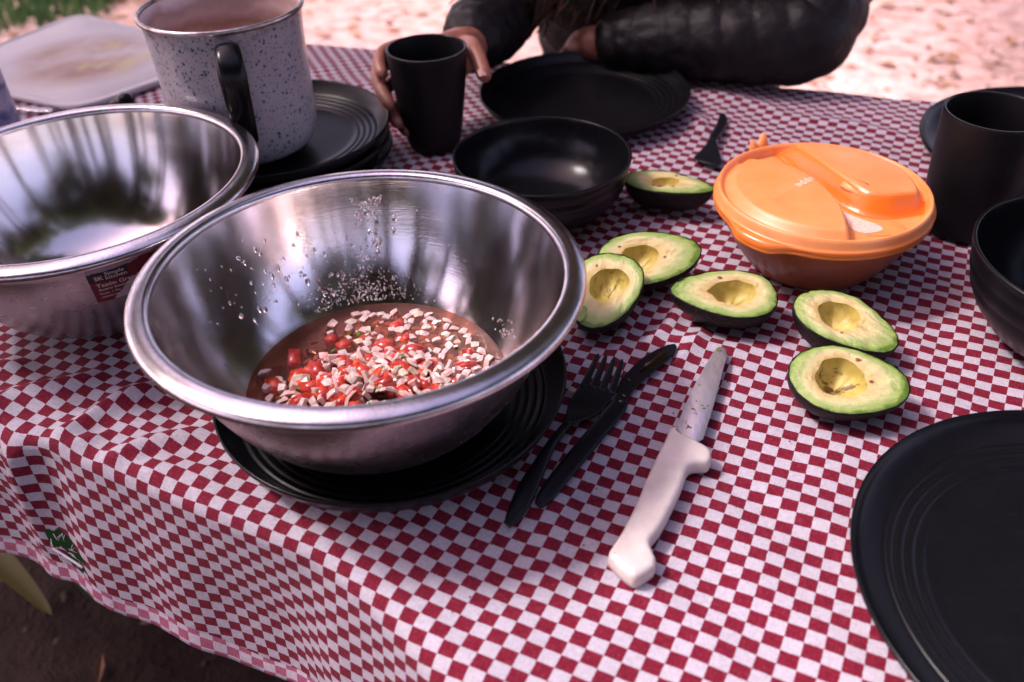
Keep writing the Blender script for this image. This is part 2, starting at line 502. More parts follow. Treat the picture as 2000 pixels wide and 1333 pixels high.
# leaf litter, twigs and pebbles: nobody could count them
mb = MB()
for k in range(4200):
    x = random.uniform(-4.2, 4.2); y = random.uniform(-0.4, 7.5)
    s = random.uniform(0.012, 0.04); a = random.uniform(0, 2 * PI); z = GZ + gh(x, y) + 0.004
    c, sn = math.cos(a), math.sin(a); w = s * random.uniform(0.3, 0.6); cu = random.uniform(0.1, 0.5) * s
    p = [(-s, 0, 0), (0, -w, cu), (s, 0, random.uniform(0, cu)), (0, w, cu)]
    mb.add([(x + c * u - sn * v, y + sn * u + c * v, z + h) for u, v, h in p], [(0, 1, 2, 3)])
tag(mb.build('leaf_litter', M_leafdry, None, False), 'scattered dry brown leaves lying on the soil', kind='stuff')
mb = MB()
for k in range(1500):
    x = random.uniform(-2.2, 2.8); y = random.uniform(0.2, 2.4)
    s = random.uniform(0.003, 0.010); z = GZ + gh(x, y) - .002
    P = [(x + s * random.uniform(.7, 1.2) * math.cos(a), y + s * random.uniform(.7, 1.2) * math.sin(a), z) for a in np.linspace(0, 2 * PI, 6)[:-1]]
    T = [(x + s * .6 * math.cos(a), y + s * .6 * math.sin(a), z + s * random.uniform(.4, .8)) for a in np.linspace(0, 2 * PI, 6)[:-1]]
    mb.add(P + T, [(i, (i + 1) % 5, 5 + (i + 1) % 5, 5 + i) for i in range(5)] + [(5, 6, 7, 8, 9)])
tag(mb.build('pebbles', M_stone, None, True), 'small clods and pebbles strewn over the soil', kind='stuff')
mb = MB()
for k in range(160):
    x = random.uniform(-2.2, 2.6); y = random.uniform(0.3, 5.5); a = random.uniform(0, PI); L = random.uniform(.05, .2)
    z = GZ + gh(x, y) + 0.006
    P = [(x + L * t * math.cos(a + .3 * math.sin(t * 4)), y + L * t * math.sin(a + .3 * math.sin(t * 4)), z + .006 * math.sin(t * 5)) for t in np.linspace(0, 1, 5)]
    mb.add(*tube(P, 0.0022, 5))
tag(mb.build('twigs', M_twig), 'thin dry twigs lying on the soil', kind='stuff')

# grass patch beyond the table's far left corner
mb = MB()
for k in range(17000):
    x = random.uniform(-5.0, -1.7); y = random.uniform(3.3, 7.5)
    if (x + 3.0) ** 2 / 2.0 + (y - 4.5) ** 2 / 1.6 > 1.0 + 0.25 * math.sin(7 * x + 5 * y): continue
    a = random.uniform(0, 2 * PI); h = random.uniform(.06, .15); w = random.uniform(.005, .011); l = random.uniform(0, .06)
    c, sn = math.cos(a), math.sin(a); z = GZ + gh(x, y)
    mb.add([(x - w * sn, y + w * c, z), (x + w * sn, y - w * c, z), (x + l * c * .4, y + l * sn * .4, z + h * .7), (x + l * c, y + l * sn, z + h)], [(0, 1, 2), (0, 2, 3)])
tag(mb.build('grass', M_grass, None, False), 'bright green grass patch on the ground beyond the far left corner', kind='stuff')

# ------------------------------------------------------------------ trees, shrubs
def crown_mesh(name, n, size, mat, flat=0.75):
    V, F = [], []
    clumps = [Vector((random.gauss(0, .45), random.gauss(0, .45), random.gauss(0, .40) * flat)) for _ in range(46)]
    clumps = [c if c.length < 1 else c.normalized() * .95 for c in clumps]
    for k in range(n):
        c = random.choice(clumps)
        p = c + Vector((random.gauss(0, .13), random.gauss(0, .13), random.gauss(0, .10)))
        s = size * random.uniform(.6, 1.3)
        a = Vector((random.gauss(0, 1), random.gauss(0, 1), random.gauss(0, .6))).normalized()
        b = a.cross(Vector((random.gauss(0, 1), random.gauss(0, 1), random.gauss(0, 1)))).normalized()
        i = len(V)
        V += [p - a * s, p + b * s * .45, p + a * s, p - b * s * .45]
        F.append((i, i + 1, i + 2, i + 3))
    me = bpy.data.meshes.new(name)
    me.from_pydata([tuple(v) for v in V], [], F); me.materials.append(mat)
    return me
CROWNS = [crown_mesh('crown', 5200, 0.045, M_leaf) for _ in range(3)]
SHADE = crown_mesh('crown', 3600, 0.045, M_leaf)
DENSE = crown_mesh('crown', 15000, 0.055, M_leaf)

def tree(x, y, h, rt, crown, cr, ch, label, lean=(0, 0), off=(0, 0), group='trees of the forest around the clearing', thick=False):
    t = empty('broadleaf_tree', (x, y, GZ))
    tag(t, label, 'tree', group)
    P = [(0, 0, -0.1), (lean[0] * .2, lean[1] * .2, h * .3), (lean[0] * .6, lean[1] * .6, h * .65), (lean[0], lean[1], h)]
    P = crs(P, 4)
    rad = [rt * (1.25 if k == 0 else 1) * (1 - .6 * k / (len(P) - 1)) * (1 + .05 * math.sin(k * 2.1)) for k in range(len(P))]
    V, F = tube(P, rad, 12)
    mesh_obj('trunk', V, F, M_bark, t)
    for k in range(3):
        a = random.uniform(0, 2 * PI); s = P[int(len(P) * random.uniform(.55, .95))]
        e = (s[0] + cr * .6 * math.cos(a), s[1] + cr * .6 * math.sin(a), s[2] + random.uniform(.3, .9) * ch * .6)
        m_ = tuple((s[i] + e[i]) / 2 + (0, 0, .15)[i] for i in range(3))
        mesh_obj('limb', *tube([s, m_, e], [rt * .35, rt * .22, rt * .08], 7), M_bark, t)
    c = data_obj('crown', crown, t)
    c.location = (lean[0] + off[0], lean[1] + off[1], h + ch * .15); c.scale = (cr, cr, ch); c.rotation_euler = (0, 0, random.uniform(0, 6))
    if thick:
        c2 = data_obj('crown', crown, t); c2.location = (lean[0] + off[0] + .05, lean[1] + off[1], h + ch * .15 + .35); c2.scale = (cr, cr, ch); c2.rotation_euler = (0, 0, 2.3)
    return t

# near trees whose crowns close over the clearing
near = [(4.6, 4.0, .18, -3.5, -.3, 'tall forest tree stretching over the clearing from the far right')]
for (x, y, rt, lx, ly, lb) in near:
    tree(x, y, 3.9, rt, DENSE, 2.0, 0.8, lb, lean=(lx * .8, ly * .8), off=(lx * .2, ly * .2), group=None)
# unseen tree added on the sun's path so its crown shades the table
shade_h = 4.3
sx, sy = sdir.x / sdir.z * shade_h, sdir.y / sdir.z * shade_h
tree(-3.5, 4.2, 4.3, 0.17, SHADE, 1.7, 1.0, 'large unseen leafy tree added to shade the picnic table from the far left', lean=(-0.15 + sx + 3.5, 0.55 + sy - 4.2), group=None)
ring = [(-7.5, -0.9, 0.20), (-4.0, -2.6, 0.16), (-2.4, -3.4, 0.20), (-1.0, -4.6, 0.13), (0.3, -3.6, 0.17), (1.5, -4.8, 0.22), (2.9, -3.0, 0.15),
        (4.2, -1.4, 0.2), (5.2, 0.8, 0.16), (-0.4, -7.5, 0.25), (3.8, -6.0, 0.22), (-4.6, -6.0, 0.24), (6.0, 3.6, 0.2), (-6.8, 3.4, 0.22),
        (-4.4, 11.4, 0.2), (-2.0, 12.6, 0.24), (0.6, 11.8, 0.22), (3.0, 12.4, 0.2), (5.6, 10.8, 0.2), (8.2, 9.4, 0.22), (-8.0, 9.6, 0.22)]
sides = ['left of the table', 'behind the photographer', 'right of the table', 'far beyond the table']
for k, (x, y, rt) in enumerate(ring):
    where = sides[3] if y > 6 else (sides[1] if y < -2 else (sides[0] if x < 0 else sides[2]))
    far = y > 8
    tree(x, y, random.uniform(6.0, 7.2) if far else random.uniform(3.6, 5.2), rt, DENSE if far else CROWNS[k % 3], 2.6 if far else random.uniform(1.5, 2.3), 3.0 if far else random.uniform(1.3, 2.0),
         'dark trunked forest tree with loose green crown %s' % where, lean=(random.uniform(-.4, .4), random.uniform(-.4, .4)), group='forest trees standing ' + where)
slim = [(-1.5, -2.0, .075), (-.45, -2.5, .10), (.35, -1.9, .06), (1.15, -2.4, .09), (2.0, -1.7, .07), (2.7, -2.6, .10), (-2.4, -1.3, .08), (3.0, .6, .08), (3.3, 1.5, .06), (-.9, -3.3, .12), (.8, -3.4, .08), (-3.0, 2.5, .06)]
for k, (x, y, rt) in enumerate(slim):
    where = 'behind the photographer' if y < -1 else ('left of the table' if x < 0 else 'right of the table')
    tree(x, y, random.uniform(3.4, 4.6), rt, CROWNS[k % 3], random.uniform(.9, 1.2), random.uniform(.9, 1.3), 'slender straight young tree %s' % where, lean=(random.uniform(-.25, .25), random.uniform(-.3, 0)), group='slender young trees ' + where)
ORD = ['leftmost', 'second from the left', 'third from the left', 'fourth from the left', 'fifth from the left', 'sixth from the left', 'seventh from the left', 'eighth from the left', 'ninth from the left', 'tenth from the left']
groups_ = {}
for o in list(bpy.data.objects):
    if o.get('category') == 'tree' and o.get('group'): groups_.setdefault(o['group'], []).append(o)
for g_, lst in groups_.items():
    for k, o in enumerate(sorted(lst, key=lambda q: q.location.x)):
        o['label'] = o['label'] + ', ' + ORD[k]
def shrub(x, y, s, label):
    t = empty('green_shrub', (x, y, GZ)); tag(t, label, 'shrub')
    c = data_obj('foliage', CR_BUSH, t); c.location = (0, 0, s * .55); c.scale = (s, s, s * .7); c.rotation_euler = (0, 0, random.uniform(0, 6))
    mb = MB()
    for k in range(7):
        a = k * .9; mb.add(*tube([(0, 0, -.02), (s * .2 * math.cos(a), s * .2 * math.sin(a), s * .3), (s * .5 * math.cos(a), s * .5 * math.sin(a), s * .7)], [.012, .008, .004], 5))
    mb.build('stems', M_bark, t)
CR_BUSH = crown_mesh('foliage', 2600, 0.06, M_bush)
shrub(-1.62, 4.32, 0.30, 'low bright green shrub behind the cutting board at the top left')
shrub(-2.12, 4.62, 0.36, 'rounded green shrub beyond the grass at the far left')
shrub(-1.05, 4.75, 0.34, 'loose green shrub beyond the enamel pot')
# cut stumps/slim trunks seen at the top left edge
for (x, y, r_, h_, lb) in [(-1.93, 4.28, .05, 1.0, 'short dark brown stump left of the shrubs'), (-2.42, 4.40, .07, 1.3, 'thicker dark brown stump at the top left corner')]:
    s = empty('tree_stump', (x, y, GZ)); tag(s, lb, 'stump')
    V, F = tube([(0, 0, -.05), (0.02, 0, h_ * .3), (0, .02, h_ * .7), (.02, 0, h_)], [r_ * 1.3, r_, r_ * .92, r_ * .88], 14)
    mesh_obj('bark', V, F, M_bark, s)
    V, F = tube([(.02, 0, h_), (.02, 0, h_ + .006)], [r_ * .8, r_ * .78], 14)
    mesh_obj('cut_face', V, F, M_wood, s)

# broad-leaved plant under the near left edge of the table
pl = empty('broad_leaf_plant', (-0.70, 0.93, GZ)); tag(pl, 'low plant with long green and yellowed leaves below the torn cloth corner', 'plant')
def blade(name, pts, w, mat):
    V, F = [], []
    P = crs(pts, 5); m = len(P)
    for k, p in enumerate(P):
        t = k / (m - 1); d = (P[min(k + 1, m - 1)] - P[max(k - 1, 0)]); d /= np.linalg.norm(d)
        nrm = np.cross(d, (0.3, -0.6, 0.7)); nrm /= np.linalg.norm(nrm)
        ww = w * math.sin(PI * (0.06 + .94 * t)) ** .7 * (1.0 if k < m - 1 else 0.02)
        for s_ in (-1, -.5, 0, .5, 1): V.append(tuple(p + nrm * ww * s_ + np.array((0, 0, 1)) * abs(s_) * ww * .25))
    for k in range(m - 1):
        for j in range(4): a = k * 5 + j; F.append((a, a + 1, a + 6, a + 5))
    return mesh_obj(name, V, F, mat, pl)
blade('leaf', [(-.14, -.02, .02), (-.15, -.06, .20), (-.08, -.10, .25), (.01, -.165, .235), (.082, -.220, .20)], .021, M_blade_y)
blade('leaf', [(.0, .0, .05), (.02, -.03, .26), (.07, -.08, .34), (.10, -.13, .28), (.13, -.19, .18)], .055, M_blade)
blade('leaf', [(0, .02, .05), (.06, .02, .3), (.16, -.02, .42), (.26, -.08, .44), (.34, -.14, .38)], .060, M_blade)
blade('leaf', [(-.02, .02, .05), (.04, .05, .28), (.12, .02, .38), (.20, -.06, .34)], .065, M_blade)
blade('leaf', [(-.06, .02, .05), (-.16, .04, .25), (-.28, .0, .28), (-.38, -.06, .2)], .05, M_blade)
blade('leaf', [(0, .06, .05), (.02, .16, .25), (.04, .28, .3), (.05, .38, .2)], .05, M_blade)

# ------------------------------------------------------------------ table
S0, S1 = -1.325, 1.05
def yf(s):
    t = min(max((s + 0.30) / 0.22, 0), 1); t = t * t * (3 - 2 * t)
    l = min(max((-s - 0.5) / 0.5, 0), 1)
    return 0.287 - 0.055 * t - 0.03 * l
def yb(s): return 1.178 + 0.128 * s
tb = empty('picnic_table', (*tabw(-0.35, 0.70)[:2], GZ), YAW); tag(tb, 'long wooden picnic table hidden under the red checked cloth', 'table')
ox, oy = -0.35, 0.70
nb = 6
for k in range(nb):
    def ed(s, f): return .310 + f * (yb(s) - 0.02 - .310)
    f0, f1 = k / nb + .004, (k + 1) / nb - .004
    V = []
    for z in (-0.036, -0.0055):
        for (s, f) in ((S0 + .03, f0), (S1 - .03, f0), (S1 - .03, f1), (S0 + .03, f1)):
            q = ed(s, f)
            V.append((s - ox, q - oy, z - GZ))
    o = mesh_obj('plank', V, [(3, 2, 1, 0), (4, 5, 6, 7), (0, 1, 5, 4), (1, 2, 6, 5), (2, 3, 7, 6), (3, 0, 4, 7)], M_wood, tb, False)
for (s, q) in ((-1.0, .62), (-1.0, .92), (0.75, .62), (0.75, 1.05)):
    V, F = box_vf(s - ox - .04, s - ox + .04, q - oy - .04, q - oy + .04, 0.0, -0.037 - GZ)
    mesh_obj('leg', V, F, M_wood, tb, False)
for s in (-1.0, .75):
    V, F = box_vf(s - ox - .02, s - ox + .02, .66 - oy, .88 - oy, .40, .48)
    mesh_obj('crossbeam', V, F, M_wood, tb, False)

# ------------------------------------------------------------------ tablecloth
flat_discs = [(-0.094, 0.522, .095), (-0.37, 0.69, .09), (-0.27, 0.93, .10), (0.104, 1.077, .10), (0.349, 0.307, .115), (0.61, 0.866, .12),
              (0.037, 0.811, .06), (0.297, 0.725, .085), (-.083, .975, .045), (.445, .748, .05), (.475, .57, .09), (0.27, 1.0, .02)]
def wave(s, q, x, y):
    z = 0.0016 * (np.sin(s * 31 + 3 * np.sin(q * 17)) * np.sin(q * 27 + 2 * np.sin(s * 13)) - 1)
    z += 0.0006 * np.sin(s * 90 + q * 55) * np.sin(q * 80 - s * 35)
    def ridge(x0, y0, x1, y1, h, w, ph=0.0):
        dx, dy = x1 - x0, y1 - y0; L = math.hypot(dx, dy); dx /= L; dy /= L
        t = (x - x0) * dx + (y - y0) * dy; d = -(x - x0) * dy + (y - y0) * dx
        d = d + .006 * np.sin(t * 38 + ph)
        f = np.clip(t / (L * .25), 0, 1) * np.clip((L - t) / (L * .25), 0, 1)
        f = f * f * (3 - 2 * f)
        return h * np.exp(-(d / w) ** 2) * f
    # soft puckers right of the bowl, between the avocados and the forks
    z = z + ridge(.105, .575, .150, .640, .0055, .007) + ridge(.125, .555, .175, .610, .004, .006, 1) + ridge(.085, .585, .120, .650, .005, .006, 2) + ridge(.060, .545, .095, .585, .003, .006, 1)
    z = z + ridge(.13, .60, .20, .56, .003, .008, 1)
    # diagonal folds on the near left corner
    z = z + ridge(-.40, .455, -.27, .56, .010, .010, 0) + ridge(-.36, .44, -.22, .50, .008, .009, 1) + ridge(-.47, .50, -.33, .58, .009, .011, 2) + ridge(-.42, .47, -.30, .50, .006, .007, 5) + ridge(-.50, .56, -.40, .60, .006, .010, 4)
    z = z + ridge(-.31, .445, -.20, .455, .004, .010, 3) + ridge(-.44, .53, -.30, .545, .003, .008, 1)
    # beside the far plate and by the spoon
    z = z + ridge(.215, 1.10, .245, .97, .006, .014, 1) + ridge(.26, 1.13, .36, 1.02, .003, .012, 1) + ridge(.33, 1.05, .50, .93, .003, .010, 0)
    z = z + ridge(.05, .34, .10, .42, .002, .012, 1) + ridge(.0, .33, .04, .43, .0025, .012, 1) + ridge(.17, .44, .21, .36, .0022, .012, 1)
    z = z + ridge(.33, .66, .42, .60, .0025, .008, 1) + ridge(.36, .72, .40, .62, .002, .007, 1)
    m = np.ones_like(x)
    for (cx_, cy_, r_) in flat_discs:
        d = np.hypot(x - cx_, y - cy_) / r_
        k = np.clip((d - 1.0) / .35, 0, 1); m = m * (k * k * (3 - 2 * k))
    return z * m - 0.0006
RB = 0.016
def cloth_pos(s, q, off=0.0):
    """s along the table, q across; front and back edges roll over and hang"""
    s = np.asarray(s, float); q = np.asarray(q, float)
    f = np.vectorize(yf)(s); b = yb(s)
    # top position
    rb = RB + .022 * np.clip((s + .30) / .25, 0, 1)
    d = np.maximum(f - q, 0.0)
    ang = np.minimum(d / rb, PI / 2 * .97)
    rest = np.maximum(d - rb * PI / 2 * .97, 0)
    qn = np.where(q < f, f - rb * np.sin(ang), q)
    zn = np.where(q < f, -rb * (1 - np.cos(ang)), 0.0)
    # hanging waves (normal is -q)
    wv = (0.0055 * np.sin(s * 24 + 1.0) + 0.0030 * np.sin(s * 47 + 2.2) + 0.0012 * np.sin(s * 83)) * np.clip(rest / .09, 0, 1)
    fold = 0.010 * np.exp(-((s + .575 + rest * .12) / .012) ** 2) * np.clip(d / .03, 0, 1) * np.clip(1.25 - rest / .12, 0.1, 1) - .005 * np.exp(-((s + .545 + rest * .1) / .02) ** 2) * np.clip(d / .03, 0, 1)
    qn = qn - rest * 0.10 - wv - fold
    zn = zn - rest * 0.985
    d2 = np.maximum(q - b, 0); a2 = np.minimum(d2 / RB, PI / 2)
    r2 = np.maximum(d2 - RB * PI / 2, 0)
    qn = np.where(q > b, b + RB * np.sin(a2) + .01 * np.sin(s * 30) * np.clip(r2 / .1, 0, 1), qn); zn = np.where(q > b, -RB * (1 - np.cos(a2)) - r2, zn)
    # left and right ends
    dl = np.maximum(S0 - s, 0); dr = np.maximum(s - S1, 0)
    sn = np.where(s < S0, S0 - np.minimum(dl, .012), np.where(s > S1, S1 + np.minimum(dr, .012), s))
    zn = zn - np.maximum(dl - .012, 0) - np.maximum(dr - .012, 0)
    x = CY * sn - SY * qn; y = SY * sn + CY * qn
    top = np.clip(1 - d / .02, 0, 1) * np.clip(1 - d2 / .02, 0, 1)
    z = zn + wave(s, q, x, y) * top
    # offset along the outward normal on the hanging front
    if np.any(off):
        x = x + SY * off * np.sin(ang); y = y - CY * off * np.sin(ang); z = z + off * np.cos(ang)
    return np.stack([x, y, z], -1)
DROP = 0.180
def drop_end(s): return yf(-.5) - DROP + .004 * np.sin(s * 21) + .002 * np.sin(s * 55) - 0.02 * np.clip((s + .3) / .3, 0, 1)
ss = np.concatenate([np.arange(S0 - .14, -.95, .010), np.arange(-.95, -.62, .004), np.arange(-.62, -.50, .002), np.arange(-.50, .60, .004), np.arange(.60, S1 + .15, .010)])
qn_ = np.concatenate([np.linspace(0, .30, 110)[:-1], np.linspace(.30, 1.2, 230)])      # 0..1.2 blend coordinate
Sg = np.repeat(ss[None, :], len(qn_), 0)
Qg = np.empty_like(Sg)
for j, v in enumerate(qn_):
    lo = drop_end(ss); hi = yb(ss) + .16
    mid = np.full_like(ss, .30)
    Qg[j] = lo + (mid - lo) * (v / .30) if v < .30 else mid + (hi - mid) * ((v - .30) / .90)
P3 = cloth_pos(Sg, Qg)
# small in-plane distortion of the print (pulled cloth)
U = Sg + .0030 * np.sin(Qg * 14 + Sg * 5) + .0016 * np.sin(Sg * 21 + Qg * 9) * np.clip((.5 - Qg) / .3, 0, 1)
VV = Qg + .0026 * np.sin(Sg * 9 + Qg * 7) + .0020 * np.sin(Sg * 25) * np.clip((.45 - Qg) / .2, 0, 1)
U0, V0 = 0.0, 0.0
nx = len(ss); ny = len(qn_)
idx = np.arange(nx * ny).reshape(ny, nx)
quads = np.stack([idx[:-1, :-1], idx[:-1, 1:], idx[1:, 1:], idx[1:, :-1]], -1).reshape(-1, 4)
sc = ((Sg[:-1, :-1] + Sg[1:, 1:]) / 2).ravel(); qc = ((Qg[:-1, :-1] + Qg[1:, 1:]) / 2).ravel()
# torn hole near the left end of the hanging edge
hq = yf(-.56) - .133
jag = .0055 * np.sin(sc * 520 + 1) + .003 * np.sin(qc * 460 + 2) + .003 * np.sin(sc * 330 + qc * 410)
e1 = ((sc + .562) / .0150) ** 2 + ((qc - hq - .010) / .013) ** 2 + jag * 45 < 1.0
e2 = ((sc + .553) / .014) ** 2 + ((qc - hq + .012) / .007) ** 2 + jag * 45 < 1.0
e3 = ((sc + .548) / .012) ** 2 + ((qc - hq - .002) / .008) ** 2 + jag * 45 < 1.0
hole = e1 | e2 | e3
quads = quads[~hole]
# alignment of the print with the photographed checks (see CU/CV): centre of one white check
G0 = (0.1416, 0.3688)
gs, gq = CY * G0[0] + SY * G0[1], -SY * G0[0] + CY * G0[1]
UVs = np.stack([(U - gs + CU * .5), (VV - gq + CV * .5)], -1).reshape(-1, 2)
tc_root = mesh_obj('tablecloth', P3.reshape(-1, 3), quads, M_cloth, None, True, UVs)
tag(tc_root, 'red and white checked tablecloth with a torn hole in its hanging front edge', 'tablecloth')
# folded hem along the hanging edge: paler back of the print
hs = ss[(ss > -1.3) & (ss < .5)]
rows = []
wid = .019 + .002 * np.sin(hs * 40)
for k, t in enumerate(np.linspace(0, 1, 6)):
    q = drop_end(hs) + wid * t
    rows.append(cloth_pos(hs, q, .0004 + .0018 * (1 - t) + .0006 * np.sin(hs * 130 + 2 * np.sin(hs * 37)) ** 2 * (t < .7)))
low = cloth_pos(hs, drop_end(hs) - .0006, 0.0012)
rows = [cloth_pos(hs, drop_end(hs), -.0006), low] + rows
Hs = np.stack(rows, 0); m = len(hs)
idx = np.arange(len(rows) * m).reshape(len(rows), m)
qd = np.stack([idx[:-1, :-1], idx[:-1, 1:], idx[1:, 1:], idx[1:, :-1]], -1).reshape(-1, 4)
huv = np.stack([np.repeat(hs[None], len(rows), 0) - gs, np.repeat(np.array([0, 0] + list(np.linspace(0, .019, 6)))[:, None], m, 1) + .0052], -1).reshape(-1, 2)
mesh_obj('hem', Hs.reshape(-1, 3), qd, M_hem, tc_root, True, huv)
# frayed threads at the tear
mb = MB()
for k in range(30):
    a = random.uniform(0, 2 * PI)
    s_ = -.558 + .016 * math.cos(a); q_ = hq + .022 * math.sin(a)
    p = cloth_pos(s_, q_, .001); L = random.uniform(.003, .008)
    b_ = a + random.uniform(-1, 1)
    p2 = cloth_pos(s_ - L * math.cos(b_), q_ - L * math.sin(b_), .002 + random.uniform(0, .004))
    pm = (p + p2) / 2 + np.array((0, -.001, random.uniform(-.002, .001)))
    mb.add(*tube([p, pm, p2], [.00025, .0002, .0001], 4))
for (s_a, q_a, s_b, q_b) in ((-.5745, hq - .002, -.5400, hq - .0055),):
    A = cloth_pos(s_a, q_a, .001); B = cloth_pos(s_b, q_b, .001); Mm = (A + B) / 2
    mb.add(*tube(crs([A, Mm, B], 5), (.0011, .0004), 6))
fr = mb.build('frayed_threads', M_hem, tc_root); fr['kind'] = 'stuff'

# ------------------------------------------------------------------ plates
def plate_prof(Rr, H=.024, t=.0035):
    fr_ = Rr * .70
    p = [(0.0, .0058), (fr_ * .5, .0056), (fr_ * .93, .0056)]
    r = fr_
    for k in range(4):      # raised concentric ribs at the foot of the wall
        z = .0060 + .0012 * k
        p += [(r, z + .0006), (r + .0026, z + .0013), (r + .0052, z + .0008)]
        r += .0068
    p += [(Rr * .955, H * .72), (Rr * .985, H * .93), (Rr - .001, H - .0004), (Rr, H), (Rr + .0012, H - .0010), (Rr + .0006, H - t), (Rr * .96, H * .5), (Rr * .86, .0030), (Rr * .72, .0006), (Rr * .66, .0004), (Rr * .64, .0022), (0, .0022)]
    return p
def plate(loc, Rr, label, H=.024, tilt=(0, 0)):
    t = empty('dinner_plate', loc); t.rotation_euler = (tilt[0], tilt[1], 0)
    tag(t, label, 'plate', 'matte black ribbed plastic dinner plates')
    prof = plate_prof(Rr, H)
    k = next(i for i, p in enumerate(prof) if p[0] >= Rr * .955)
    j = next(i for i, p in enumerate(prof) if p[1] < H - .003 and i > k + 2)
    pr_ = smooth_prof(prof, 3)
    lathe_obj('dish', pr_, M_black, t, 112)
    V, F = tube([((Rr + .0002) * math.cos(a), (Rr + .0002) * math.sin(a), H - .0006) for a in np.linspace(0, 2 * PI, 113)], .00115, 8, False)
    mesh_obj('rim', V, F, M_black_gloss, t)
    return t
plate((-0.0930, 0.5205, .0005), .1325, 'black ribbed plate under the large steel bowl of salsa', .0285)
plate((-0.2560, 0.9330, .0005), .1275, 'lowest black plate of the stack under the speckled pot', .025)
plate((-0.2570, 0.9300, .0165), .1275, 'middle black plate of the stack under the speckled pot', .025)
plate((-0.2560, 0.9270, .0325), .1275, 'topmost black plate of the stack, the speckled pot standing in it', .025)
plate((0.1038, 1.0770, .0005), .1317, 'empty black plate at the far edge before the seated person', .0225)
plate((0.3500, 0.3070, .0005), .1510, 'large empty black plate cut off by the lower right corner', .0225)
plate((0.6200, 0.8700, .0005), .1590, 'black plate behind the tall black cup at the right edge', .0225)

# ------------------------------------------------------------------ black bowls
def bowl(loc, Rr, H, label):
    t = empty('serving_bowl', loc); tag(t, label, 'bowl', 'black plastic bowls')
    inn = smooth_prof([(0, .006), (Rr * .35, .0065), (Rr * .58, .011), (Rr * .78, H * .36), (Rr * .91, H * .66), (Rr - .0032, H - .001)], 5)
    rim_ = [(Rr - .0026, H), (Rr - .0012, H + .0004), (Rr, H - .0006)]
    out = [(Rr - .0006, H - .006), (Rr * .975, H * .80), (Rr * .965, H * .76), (Rr * .972, H * .73), (Rr * .945, H * .62), (Rr * .932, H * .58), (Rr * .935, H * .55), (Rr * .87, H * .38), (Rr * .76, H * .2), (Rr * .60, .006), (Rr * .50, .0008), (Rr * .47, .0008), (Rr * .45, .0025), (0, .0028)]
    lathe_obj('inner_wall', inn + [(Rr - .0028, H - .0002)], M_black_gloss, t, 112)
    lathe_obj('outer_wall', [(Rr - .0028, H - .0002)] + rim_ + out, M_black, t, 112)
    return t
bowl((0.0370, 0.8110, .0005), .0897, .065, 'black plastic bowl behind the steel salsa bowl, in front of the far plate')
bowl((0.4680, 0.5600, .0005), .1045, .082, 'deep black bowl cut off by the right edge, near the avocados')

# ------------------------------------------------------------------ cups
def cup(loc, Rt, Rb, H, label):
    t = empty('tumbler', loc); tag(t, label, 'cup', 'black plastic tumblers')
    wall = [(0, .0005), (Rb * .80, .0005), (Rb * .93, .0018), (Rb, .006), (Rb + (Rt - Rb) * .20, H * .14), (Rb + (Rt - Rb) * .60, H * .5), (Rb + (Rt - Rb) * .88, H * .8), (Rt, H - .001)]
    lathe_obj('outer_wall', smooth_prof(wall, 4) + [(Rt - .0002, H - .0003)], M_black_cup, t, 96)
    lathe_obj('lip', [(Rt - .0002, H - .0003), (Rt - .0008, H), (Rt - .0022, H), (Rt - .0028, H - .0008)], M_black_gloss, t, 96)
    lathe_obj('inner_wall', [(Rt - .0028, H - .0008), (Rb + (Rt - Rb) * .6 - .0028, H * .5), (Rb - .001, .008), (Rb * .8, .004), (0, .004)], M_black_cup, t, 96)
    return t
cup((-0.0826, 0.9760, .0003), .0452, .0300, .118, 'tall black tumbler held in the seated person\'s hand')
cup((0.4480, 0.7480, .0003), .0462, .0400, .120, 'wide black tumbler at the right edge beside the orange container')

# ------------------------------------------------------------------ steel bowls
BH = .115
wall_prof = [(0, .0012), (.050, .0014), (.068, .0034), (.084, .0100), (.098, .0215), (.112, .0395), (.124, .0610), (.1335, .0850), (.1395, .1060)]
wall_prof = [(r, z * 1.10) for r, z in wall_prof]
def steel_bowl(loc, label, m_in, tilt=(0, 0), sc_=1.0):
    t = empty('mixing_bowl', loc); t.rotation_euler = (tilt[0], tilt[1], 0); t.scale = (sc_, sc_, 1)
    tag(t, label, 'mixing bowl', 'large stainless steel mixing bowls')
    inn = smooth_prof(wall_prof, 6)
    lathe_obj('inner_wall', inn, m_in, t, 160)
    rim_ = smooth_prof([(.1395, .1166), (.1399, .1192), (.1412, .1212), (.1436, .1222), (.1475, .1220), (.1515, .1208), (.1543, .1190), (.1555, .1165), (.1550, .1138), (.1530, .1128), (.1505, .1140), (.1475, .1136), (.1435, .1110)], 4)
    lathe_obj('rolled_rim', rim_, M_rim, t, 160)
    outp = [(.1435, .1110)] + [(r + .0012, z - .0006) for r, z in smooth_prof(wall_prof, 4)[::-1] if z < .110 and r > .052] + [(.050, .0002), (0, .0002)]
    lathe_obj('outer_wall', outp, M_steel_out, t, 160)
    return t
LB = steel_bowl((-0.3690, 0.6900, .0), 'empty shiny steel mixing bowl with torn red sticker, at the left edge', M_steel2)
BB = steel_bowl((-0.1040, 0.5110, .0085), 'large brushed steel mixing bowl holding chopped tomato and onion salsa', M_steel, (-.006, .014))

